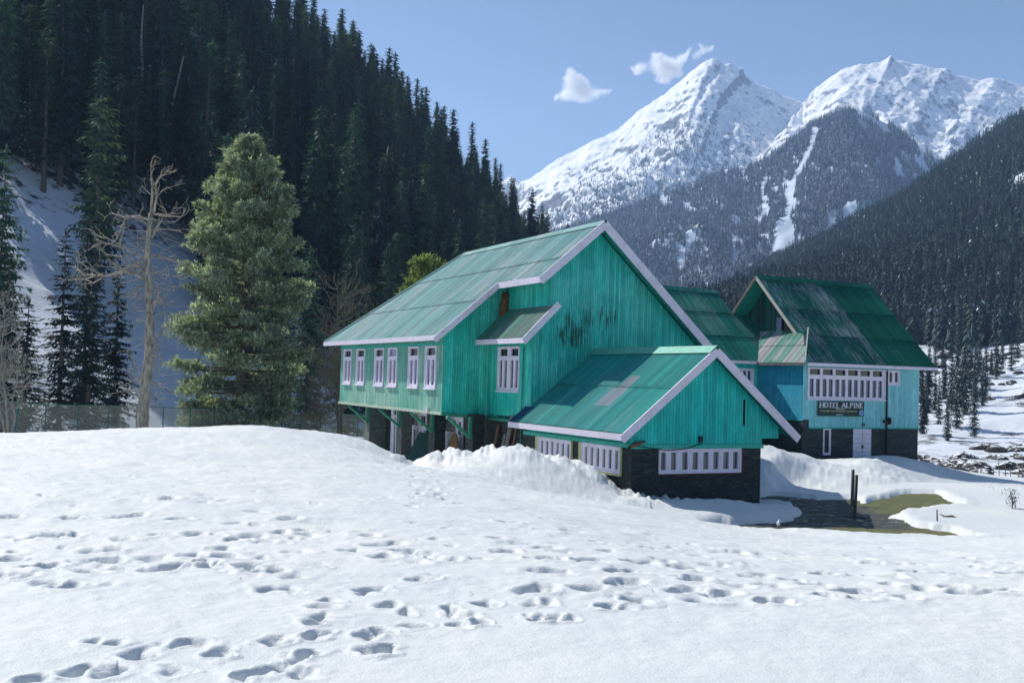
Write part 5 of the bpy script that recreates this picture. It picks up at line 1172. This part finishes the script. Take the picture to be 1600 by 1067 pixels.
spruce(39, 545, 345, 112, 3.4, "shaded spruce above the left end of the lodge roof", mat=M_FIR, size=1.0, hang=.8)
spruce(40, 430, 300, 118, 3.8, "tall shaded spruce partly hidden by the big sunlit pine", mat=M_FIR, size=1.0, hang=.9)
spruce(41, 600, 375, 120, 3.2, "shaded spruce left of the small yellow green pine", mat=M_FIR, size=1.0, hang=.8)

# pale dead trunks standing in the forest
for (bx, by, tx, ty, th, lab) in ((262, 215, 287, 88, .34, "pale curved dead trunk leaning right in the upper left forest"), (232, 190, 243, 140, .22, "short pale broken snag left of the curved dead trunk in the forest"), (592, 352, 607, 228, .34, "leaning pale trunk in the shaded forest above the lodge roof"), (736, 392, 746, 345, .3, "thin leaning trunk low in the forest just above the lodge ridge"), (222, 112, 224, 8, .32, "straight bare lower trunk of a tall fir near the top left"), (432, 190, 434, 130, .25, "thin grey snag high in the forest above the sunlit pine")):
    Ys = np.linspace(90, 600, 800); pp = np.array([P(bx, by, y) for y in Ys]); hh = hill_h(pp[:, 0], pp[:, 1]); Y0 = Ys[int(np.argmax(hh > pp[:, 2]))]*.93
    a = P(bx, by, Y0); b = P(tx, ty, Y0); g0 = float(hill_h(np.array([a[0]]), np.array([Y0]))[0]); o = empty("dead_tree", (a[0], Y0, g0)); tag(o, lab, "dead tree"); og = np.array([a[0], Y0, g0])
    q = MB(); m1 = a*.55+b*.45+np.array([-.35, 0, 0])*(Y0/200); q.tube([og-og-np.array([0, 0, .5]), a-og, m1-og, b-og], [th*1.1, th, th*.75, th*.35], 7); q.build("trunk", M_DEADBARK, o)

# ------------------------------------------------------------------ leafless trees
def limb(mb, pts, r0, r1, n=6):
    m_ = len(pts); mb.tube(pts, [r0+(r1-r0)*i/(m_-1) for i in range(m_)], n)
def twigs(mb, rng, p, d, L, r, depth, up=.25, curl=.35, fork=2, mn=.006):
    pts = [p]; q = np.array(p, float); d = np.array(d, float); d /= np.linalg.norm(d); k = 5
    for i in range(k):
        d = d+np.array([rng.gauss(0, curl*.45), rng.gauss(0, curl*.45), rng.gauss(up*.25, curl*.3)]); d /= np.linalg.norm(d); q = q+d*L/k; pts.append(q.copy())
    mb.tube(pts, [max(mn, r*(1-.75*i/k)) for i in range(k+1)], 4 if depth < 2 else 5)
    if depth > 0:
        for i in range(fork+1):
            j = rng.randint(1, k); dd = d+np.array([rng.gauss(0, .7), rng.gauss(0, .7), rng.gauss(.1, .5)])
            twigs(mb, rng, pts[j], dd, L*rng.uniform(.4, .68), max(mn, r*.5), depth-1, up, curl, fork, mn)
rng = random.Random(3); BY = 46.0
def Q(px, py, dy=0.0): return P(px, py, BY+dy)
bt = empty("bare_tree", tuple(P(224, 690, BY))); bz = GZ(P(224, 680, BY)[0], BY); bt.location = (P(224, 680, BY)[0], BY, bz-.1)
tag(bt, "tall dead tree with peeling pale trunk and broken bare limbs in front of the fence", "tree")
O_ = np.array(bt.location)
def rel(pts): return [np.array(p)-O_ for p in pts]
tk = MB(); tk.tube(rel([(O_[0], BY, bz-.6), Q(223, 655), Q(224, 630), Q(227, 600), Q(233, 560), Q(234, 520), Q(235, 490), Q(233, 465), Q(232, 440), Q(231, 410), Q(231, 380), Q(234, 355), Q(236, 333)]), [.27, .25, .235, .22, .21, .19, .175, .16, .15, .13, .12, .115, .10], 10); tk.build("trunk", M_DEADBARK, bt)
LIMBS = [([(236, 333), (238, 300), (237, 275), (235, 262)], .06), ([(240, 335), (244, 305), (243, 288), (250, 276), (259, 268)], .055), ([(244, 310), (252, 300), (264, 294)], .03), ([(237, 305), (228, 297), (222, 291)], .025),
         ([(233, 345), (215, 338), (196, 341), (182, 336), (174, 333)], .05), ([(196, 341), (192, 352), (188, 354)], .025), ([(232, 352), (220, 344), (205, 337), (195, 350), (190, 372)], .045), ([(240, 335), (262, 337), (282, 339), (276, 345)], .045), ([(237, 372), (248, 352), (256, 338), (268, 334)], .05), ([(236, 360), (250, 358), (270, 359)], .035),
         ([(230, 405), (212, 396), (196, 388), (180, 378), (168, 373), (157, 371)], .055), ([(192, 386), (175, 382), (158, 380), (150, 382)], .035), ([(200, 398), (185, 400), (168, 398), (161, 392)], .03), ([(180, 378), (184, 370), (180, 364)], .02), ([(188, 382), (190, 365)], .02),
         ([(230, 438), (212, 428), (198, 425), (182, 427), (165, 432), (150, 430), (135, 436), (118, 437)], .075), ([(165, 432), (148, 424), (138, 420)], .04), ([(150, 430), (130, 428), (120, 420)], .035), ([(200, 426), (188, 417), (172, 408)], .04), ([(225, 420), (210, 415), (190, 421)], .04), ([(160, 434), (145, 442), (135, 437)], .03),
         ([(233, 400), (246, 398), (262, 404), (280, 412)], .04), ([(235, 425), (250, 428), (275, 432), (292, 428)], .03), ([(234, 440), (243, 452), (246, 466), (240, 480)], .04), ([(236, 480), (248, 462), (256, 470), (258, 500), (253, 520)], .04), ([(235, 520), (246, 530), (252, 560)], .03), ([(230, 600), (215, 585), (207, 572)], .035), ([(226, 615), (243, 618), (250, 622)], .02), ([(224, 650), (210, 640), (206, 636)], .02), ([(228, 590), (243, 600), (252, 604)], .02)]
lm = MB()
for pts, r in LIMBS:
    dy = rng.uniform(-1.5, 1.5); m_ = len(pts); w3 = [Q(x+rng.uniform(-.7, .7), y+rng.uniform(-.7, .7), dy*(i/(m_-1))) for i, (x, y) in enumerate(pts)]
    w3 = rel(w3); limb(lm, w3, r*1.15, .018, 6)
    for i in range(1, m_):
        for _ in range(2 if r > .03 else 1):
            d = w3[i]-w3[i-1]; twigs(lm, rng, w3[i], d/np.linalg.norm(d)+np.array([rng.gauss(0, .5), rng.gauss(0, .5), rng.gauss(0, .6)]), rng.uniform(.35, .9), .022, 1, .1, .35, 1, .011)
for i in range(110):
    t = rng.uniform(0, 1); py = 345+t*300; xx = np.interp(py, [333, 380, 440, 490, 560, 600, 655], [236, 231, 232, 235, 233, 227, 223])
    a = rng.choice((-1, 1)); twigs(lm, rng, rel([Q(xx, py)])[0], (a*1.0, rng.gauss(0, .8), rng.uniform(-.5, .6)), rng.uniform(.4, 1.5), .022, 1, -.1, .4, 1, .010)
lm.build("branches", M_DEADBARK, bt)
def sapling(name, lab, px, Y, tops, seed, depth=2, mat=M_TWIG, r=.06, fork=3, base=None, twl=1.6):
    rng = random.Random(seed); p = P(px, 660, Y); z0 = GZ(p[0], Y) if base is None else base; o = empty(name, (p[0], Y, z0)); tag(o, lab, "tree"); oo = np.array([p[0], Y, z0])
    tk = MB(); bb = MB()
    for j, (tx, ty) in enumerate(tops):
        tp = P(tx, ty, Y+rng.uniform(-.8, .8))-oo; pts = [np.array([rng.uniform(-.15, .15), rng.uniform(-.15, .15), -.3])+(tp-0)*0]
        for k in range(1, 7): pts.append(tp*(k/6.0)+np.array([rng.gauss(0, .06), rng.gauss(0, .06), 0])*(1.0 if k < 6 else 0))
        tk.tube(pts, [r*(1-.8*i/6.0) for i in range(7)], 6)
        L = np.linalg.norm(tp)
        for i in range(int(7+L*2.2)):
            q = rng.uniform(.22, 1); pp = pts[0]+(pts[-1]-pts[0])*q; k = min(5, int(q*6)); pp = pts[k]+(pts[k+1]-pts[k])*(q*6-k)
            a = rng.uniform(0, 6.283); twigs(bb, rng, pp, (math.cos(a), math.sin(a), rng.uniform(.1, .9)), twl*rng.uniform(.5, 1.1)*(1.2-q*.6), r*.35, depth, .35, .4, fork, .007)
    tk.build("trunk", mat, o); bb.build("branches", mat, o); return o
sapling("leafless_sapling", "pale leafless sapling with spreading twigs at the left edge before the fence", 12, 47, [(4, 470), (30, 560), (-20, 500)], 5)
sapling("leafless_tree", "leafless twiggy tree with pale branches beside the left end of the lodge", 532, 72, [(528, 440), (515, 520), (545, 480)], 9, depth=2, mat=bark("olive_twigs", (.13, .115, .08), (.26, .22, .16)), r=.11, twl=3.0)
sapling("leafless_shrub", "low tangle of bare twigs behind the fence left of the lodge", 498, 74, [(490, 590), (500, 600), (512, 585), (480, 610)], 13, depth=2, mat=bark("brown_twigs", (.16, .12, .08), (.26, .20, .14)), r=.04, twl=1.6)

# ------------------------------------------------------------------ chain link fence
fx = [22.8, 71.8, 122.5, 169.8, 214, 255.5, 297.5, 335, 373, 407, 441, 471, 501, 531, 559, 585]; fy = [627.0, 632, 633, 634, 635, 636.3, 637.7, 638.8, 640, 641.3, 642.6, 643.7, 645, 646.8, 648, 649.5]
xv = 2346.0; Y0 = 61.0
tops = [P(-45, 622, Y0*.965)] + [P(x, y, Y0*(xv-22.8)/(xv-x)) for x, y in zip(fx, fy)]
fr = empty("chain_link_fence", tuple(tops[0]-np.array([0, 0, 2.0]))); tag(fr, "green chain link fence on thin posts running behind the snow crest", "fence"); fo = np.array(fr.location)
M_FENCE = simple("fence_green_paint", (.05, .17, .15), .5); M_WIRE = simple("galvanised_wire", (.34, .34, .29), .5)
for i, t in enumerate(tops):
    q = MB(); g = GZ(t[0], t[1]); big = .06 if i == 1 else .038
    q.tube([np.array([t[0], t[1], min(g, t[2]-1.7)-.2])-fo, t+np.array([.25 if i == 1 else 0, 0, .15 if i == 1 else .02])-fo], big, 6); q.build("post", M_FENCE, fr)
q = MB()
for a, b in zip(tops[:-1], tops[1:]): q.tube([a-fo, b-fo], .028, 5)
q.build("rail", M_FENCE, fr)
q = MB(); st = .13
for a, b in zip(tops[:-1], tops[1:]):
    H = 1.75; L = np.linalg.norm((b-a)[:2]); n_ = int(L/st); m_ = int(H/st)
    for k in range(-m_, n_):
        for sg in (1, -1):
            # wires run diagonally across the bay, clipped to it
            s0 = max(k, 0); s1 = min(k+m_, n_)
            if s1 <= s0: continue
            def W(s_, down): p = a+(b-a)*(s_/n_); return p-np.array([0, 0, min(max(down, 0), m_)*st])-fo
            p0 = W(s0, (s0-k) if sg > 0 else m_-(s0-k)); p1 = W(s1, (s1-k) if sg > 0 else m_-(s1-k)); w_ = np.array([0, 0, .015])
            q.poly([p0-w_, p1-w_, p1+w_, p0+w_], uv=[(0, 0)]*4)
q.build("wire_mesh", M_WIRE, fr)

# ------------------------------------------------------------------ wire fence far right
ff = empty("wire_fence", tuple(P(1500, 730, 112))); tag(ff, "rickety wooden picket and wire fence far off beyond the snow on the right", "fence"); fo2 = np.array(ff.location); rng = random.Random(8)
posts = [1470+i*9.2+rng.uniform(-2, 2) for i in range(19)]; prev = None
for i, px in enumerate(posts):
    Y = 112+.05*(px-1470); p = P(px, 735, Y); g = max(float(right_h(np.array([p[0]]), np.array([Y]))[0]), GZ(p[0], Y)); b = np.array([p[0], Y, g]); h = rng.uniform(.9, 1.7); tp = b+np.array([rng.gauss(0, .08), 0, h])
    q = MB(); q.tube([b-fo2-np.array([0, 0, .3]), tp-fo2], .045, 5); q.build("post", M_GREYWOOD, ff)
    if prev is not None:
        q = MB(); q.tube([prev-fo2+np.array([0, 0, -.15]), tp-fo2+np.array([0, 0, -.15])], .02, 4); q.build("wire", M_METALPOST, ff)
    prev = b+np.array([0, 0, 1.2])

# ------------------------------------------------------------------ things around the hotel
def stand(name, lab, cat, px, py, Y, build, z=None, parts=None):
    p = P(px, py, Y); zz = z if z is not None else p[2]; o = empty(name, (p[0], Y, zz)); tag(o, lab, cat); build(o); return o
YP = at_z(1331, 806, POOL_Z)[1]
def b_posts(o):
    k = YP/FPX; YB = at_z(1330, 789, POOL_Z)[1]; dx_ = float(P(1331, 789, YB)[0]-P(1335, 806, YP)[0])
    q = MB(); q.tube([(dx_, YB-YP, -.3), (dx_+.02, YB-YP, 56*YB/FPX)], .055, 8); q.build("rear_pipe", M_METALPOST, o)
    q = MB(); q.tube([(0, 0, -.3), (.045, 0, 65*k)], .055, 8); q.build("front_pipe", M_METALPOST, o)
    q = MB(); q.box(-.22, .3, -.2, .3, -.2, .0); q.build("footing", M_STONE, o)
stand("iron_post", "pair of upright dark iron pipes standing in the thawed hollow", "post", 1335, 806, YP, b_posts, POOL_Z-.02)
def stick(o, h, r, mat, lean=0.0, rag=False):
    q = MB(); q.tube([(0, 0, -.3), (lean*h*.5, 0, h*.5), (lean*h, 0, h)], [r, r, r*.8], 6); q.build("shaft", mat, o)
    if rag: q = MB(); q.tube([(lean*h, 0, h*.62), (lean*h-.01, -.02, h*.8), (lean*h+.02, 0, h+.02)], [.02, .055, .02], 6); q.build("rag", M_ICE, o)
Y1 = at_z(1216, 830, POOL_Z)[1]
stand("stake", "short wooden stake with white rag at the near edge of the thawed hollow", "stake", 1216, 830, Y1, lambda o: stick(o, 22*Y1/FPX, .028, M_GREYWOOD, 0, True), POOL_Z-.1)
Y2 = at_z(1465, 803, POOL_Z+.3)[1]
stand("stake", "thin pale stake with bent top in the snow right of the green grass", "stake", 1465, 803, Y2, lambda o: stick(o, 27*Y2/FPX, .025, M_GREYWOOD, -.04), GZ(P(1465, 803, Y2)[0], Y2)-.05)
Y3 = 36.0; p3 = P(1581, 815, Y3); z3 = GZ(p3[0], Y3); rng = random.Random(77)
o = empty("seedling", (p3[0], Y3, z3)); tag(o, "small half bare evergreen seedling poking from the snow at the right", "shrub")
q = MB(); q.tube([(0, 0, -.2), (.02, 0, .35), (-.06, 0, .7)], [.025, .02, .01], 5); q.tube([(.12, 0, -.2), (.10, 0, .3), (.02, 0, .62)], [.02, .015, .008], 5); q.build("stem", M_BARK, o)
T = TM()
for i in range(170): T.kite(np.array([rng.gauss(-.03, .11), rng.gauss(0, .1), rng.uniform(.18, .74)]), np.array([rng.gauss(0, 1), rng.gauss(0, 1), rng.uniform(-.2, .8)]), .018, .13)
link("foliage", T.mesh("seedling_foliage", M_FIR2), o)
Y4 = 33.0; p4 = P(1482, 823, Y4); z4 = GZ(p4[0], Y4); o = empty("dead_branch", (p4[0], Y4, z4+.03)); tag(o, "small dark branch lying on the snow right of the hollow", "branch"); q = MB()
q.tube([(-.3, 0, .0), (-.1, 0, .1), (.1, 0, .12), (.3, 0, .06)], [.02, .04, .045, .02], 5); q.tube([(-.1, 0, .1), (-.25, .1, .18)], [.03, .01], 4); q.build("stem", M_BARK, o)

# things leaning under the lodge
def lodge_pt(v, a, z): c, s_ = math.cos(YAW), math.sin(YAW); return (v*c-a*s_, v*s_+a*c, z)
def lean_thing(name, lab, cat, v, a, z0, build): 
    o = empty(name, lodge_pt(v, a, z0), YAW); tag(o, lab, cat); build(o); return o
def corr(o):
    mb = MB(); N = 60; 
    for i in range(N):
        t0 = -1.0+i*2.0/N; t1 = t0+2.0/N; h0 = .02*math.cos(t0*2*math.pi/.13); h1 = .02*math.cos(t1*2*math.pi/.13)
        mb.poly([(h0, t0, 0), (h1, t1, 0), (h1+.75, t1-.1, 1.55), (h0+.75, t0-.1, 1.55)], smooth=True)
    mb.build("sheet", simple("dark_corrugated_sheet", (.012, .06, .055), .5), o)
lean_thing("corrugated_sheet", "dark green corrugated sheet leaning between the middle pillars of the lodge", "metal sheet", 17.35, 44.6, -4.15, corr)
def bd(x0, w_, h, tilt, mat, r=0.0):
    def f(o): q = MB(); q.beam((0, 0, 0), (.35, tilt, h), w_, .04, up=(1, 0, 0)); q.build("board", mat, o)
    return f
for a, w_, h, tl, mt, lab in ((37.75, .16, 2.35, -.15, M_BROWNWOOD, "yellowish weathered plank leaning leftmost in the pile under the bay window"), (37.1, .20, 2.0, -.1, M_GREYWOOD, "grey short plank in the leaning pile under the bay window"), (36.75, .28, 2.75, -.35, M_GREYWOOD, "tallest grey plank of the leaning pile under the bay window"), (36.4, .2, 1.9, .15, M_REDWOOD, "dull red board leaning among grey planks under the bay window"), (36.05, .09, 2.5, -.05, M_BROWNWOOD, "thin brown pole leaning rightmost in the pile under the bay window")):
    lean_thing("plank", lab, "plank", 17.95, a, -4.2, bd(0, w_, h, tl, mt))
def disc(o):
    q = MB(); q.prism([(.1+.0, .42*math.cos(t), .75+.62*math.sin(t)) for t in np.linspace(0, 2*math.pi, 18, endpoint=False)], (.05, 0, 0)); q.build("board", M_BROWNWOOD, o)
lean_thing("wooden_board", "oval brown wooden board leaning on the white door under the lodge", "board", 17.9, 41.3, -3.75, disc)

# ------------------------------------------------------------------ clouds: closed puffs of vapour beyond the mountains
def cloud(lab, puffs, seed, Y=7000.0, dens=.035):
    """A closed body of vapour; its density thins out to nothing well inside the shell."""
    k = Y/FPX; c0 = P(puffs[0][0], puffs[0][1], Y); cs = [(P(a, b, Y)-c0, r*k*1.05) for a, b, r in puffs]
    x0 = min(c[0]-r*2.2 for c, r in cs); x1 = max(c[0]+r*2.2 for c, r in cs); z0 = min(c[2]-r*2.2 for c, r in cs); z1 = max(c[2]+r*2.2 for c, r in cs); ry = max(r for c, r in cs)*1.6
    q = MB(); q.box(x0, x1, -ry, ry, z0, z1)
    m = bpy.data.materials.new("cloud_vapour"); m.use_nodes = True; t = m.node_tree; t.nodes.clear()
    s = NT.__new__(NT); s.mat = m; s.t = t; out = t.nodes.new("ShaderNodeOutputMaterial")
    g = s.n("TexCoord", out=3); tot = None
    n1 = s.n("TexNoise", {"Vector": g, "Scale": .009, "Detail": 6.0, "Roughness": .62}, out=None); w_ = s.n("VectorMath", {0: n1.outputs[1]}, operation='SUBTRACT', out=None); w_.inputs[1].default_value = (.5, .5, .5)
    w2 = s.scalev(w_.outputs[0], 150.0, 120.0, 120.0); gp_ = s.n("VectorMath", {0: g}, operation='ADD', out=None); t.links.new(w2, gp_.inputs[1])
    for c, r in cs:
        d = s.n("VectorMath", {0: gp_.outputs[0]}, operation='SUBTRACT', out=None); d.inputs[1].default_value = (c[0], 0, c[2])
        d2 = s.scalev(d.outputs[0], 1/r, .75/r, 1.15/r); dd = s.n("VectorMath", {0: d2, 1: d2}, operation='DOT_PRODUCT', out=1)
        e = s.m('POWER', 2.718, s.m('MULTIPLY', dd, -1.3)); tot = e if tot is None else s.m('ADD', tot, e)
    f = s.noise(g, .03, 5, .65); dn = s.m('SUBTRACT', s.m('MULTIPLY', tot, s.m('MULTIPLY_ADD', f, 3.2, -.6)), .25, clamp=False); dn = s.m('MULTIPLY', s.m('MAXIMUM', dn, 0.0), dens)
    v = t.nodes.new("ShaderNodeVolumePrincipled"); v.inputs["Color"].default_value = (1, 1, 1, 1); v.inputs["Anisotropy"].default_value = .3; t.links.new(dn, v.inputs["Density"]); t.links.new(v.outputs[0], out.inputs[1])
    o = q.build("cloud", m); o.location = tuple(c0); tag(o, lab, "cloud"); return o
cloud("white cloud alone in the blue sky left of the highest peak", [(893, 122, 13), (905, 135, 16), (888, 148, 13), (915, 148, 14), (935, 146, 10), (870, 154, 7), (950, 144, 5), (893, 113, 7)], 3)
cloud("larger white cloud touching the left shoulder of the highest peak", [(1035, 102, 17), (1050, 105, 15), (1022, 90, 9), (1000, 106, 11), (1068, 92, 11), (1076, 83, 6), (1040, 125, 9), (992, 108, 6), (1060, 115, 8)], 5)
cloud("small thin cloud wisp just above the highest peak", [(1098, 80, 8), (1110, 76, 7), (1090, 88, 6), (1094, 74, 5), (1112, 70, 4)], 6, 7400, .02)

# ------------------------------------------------------------------ air
if HAZE > 0:
    hb = MB(); hb.box(-4500, 4500, -300, 5200, -17.2, 1290); hm = bpy.data.materials.new("haze_air"); hm.use_nodes = True; t = hm.node_tree; t.nodes.clear(); ho = t.nodes.new("ShaderNodeOutputMaterial"); hv = t.nodes.new("ShaderNodeVolumePrincipled")
    hv.inputs["Color"].default_value = (.45, .66, 1.0, 1); hv.inputs["Density"].default_value = HAZE; hv.inputs["Anisotropy"].default_value = .2; t.links.new(hv.outputs[0], ho.inputs[1])
    o = hb.build("haze", hm); tag(o, "thin blue air haze filling the valley", "haze", kind='stuff')
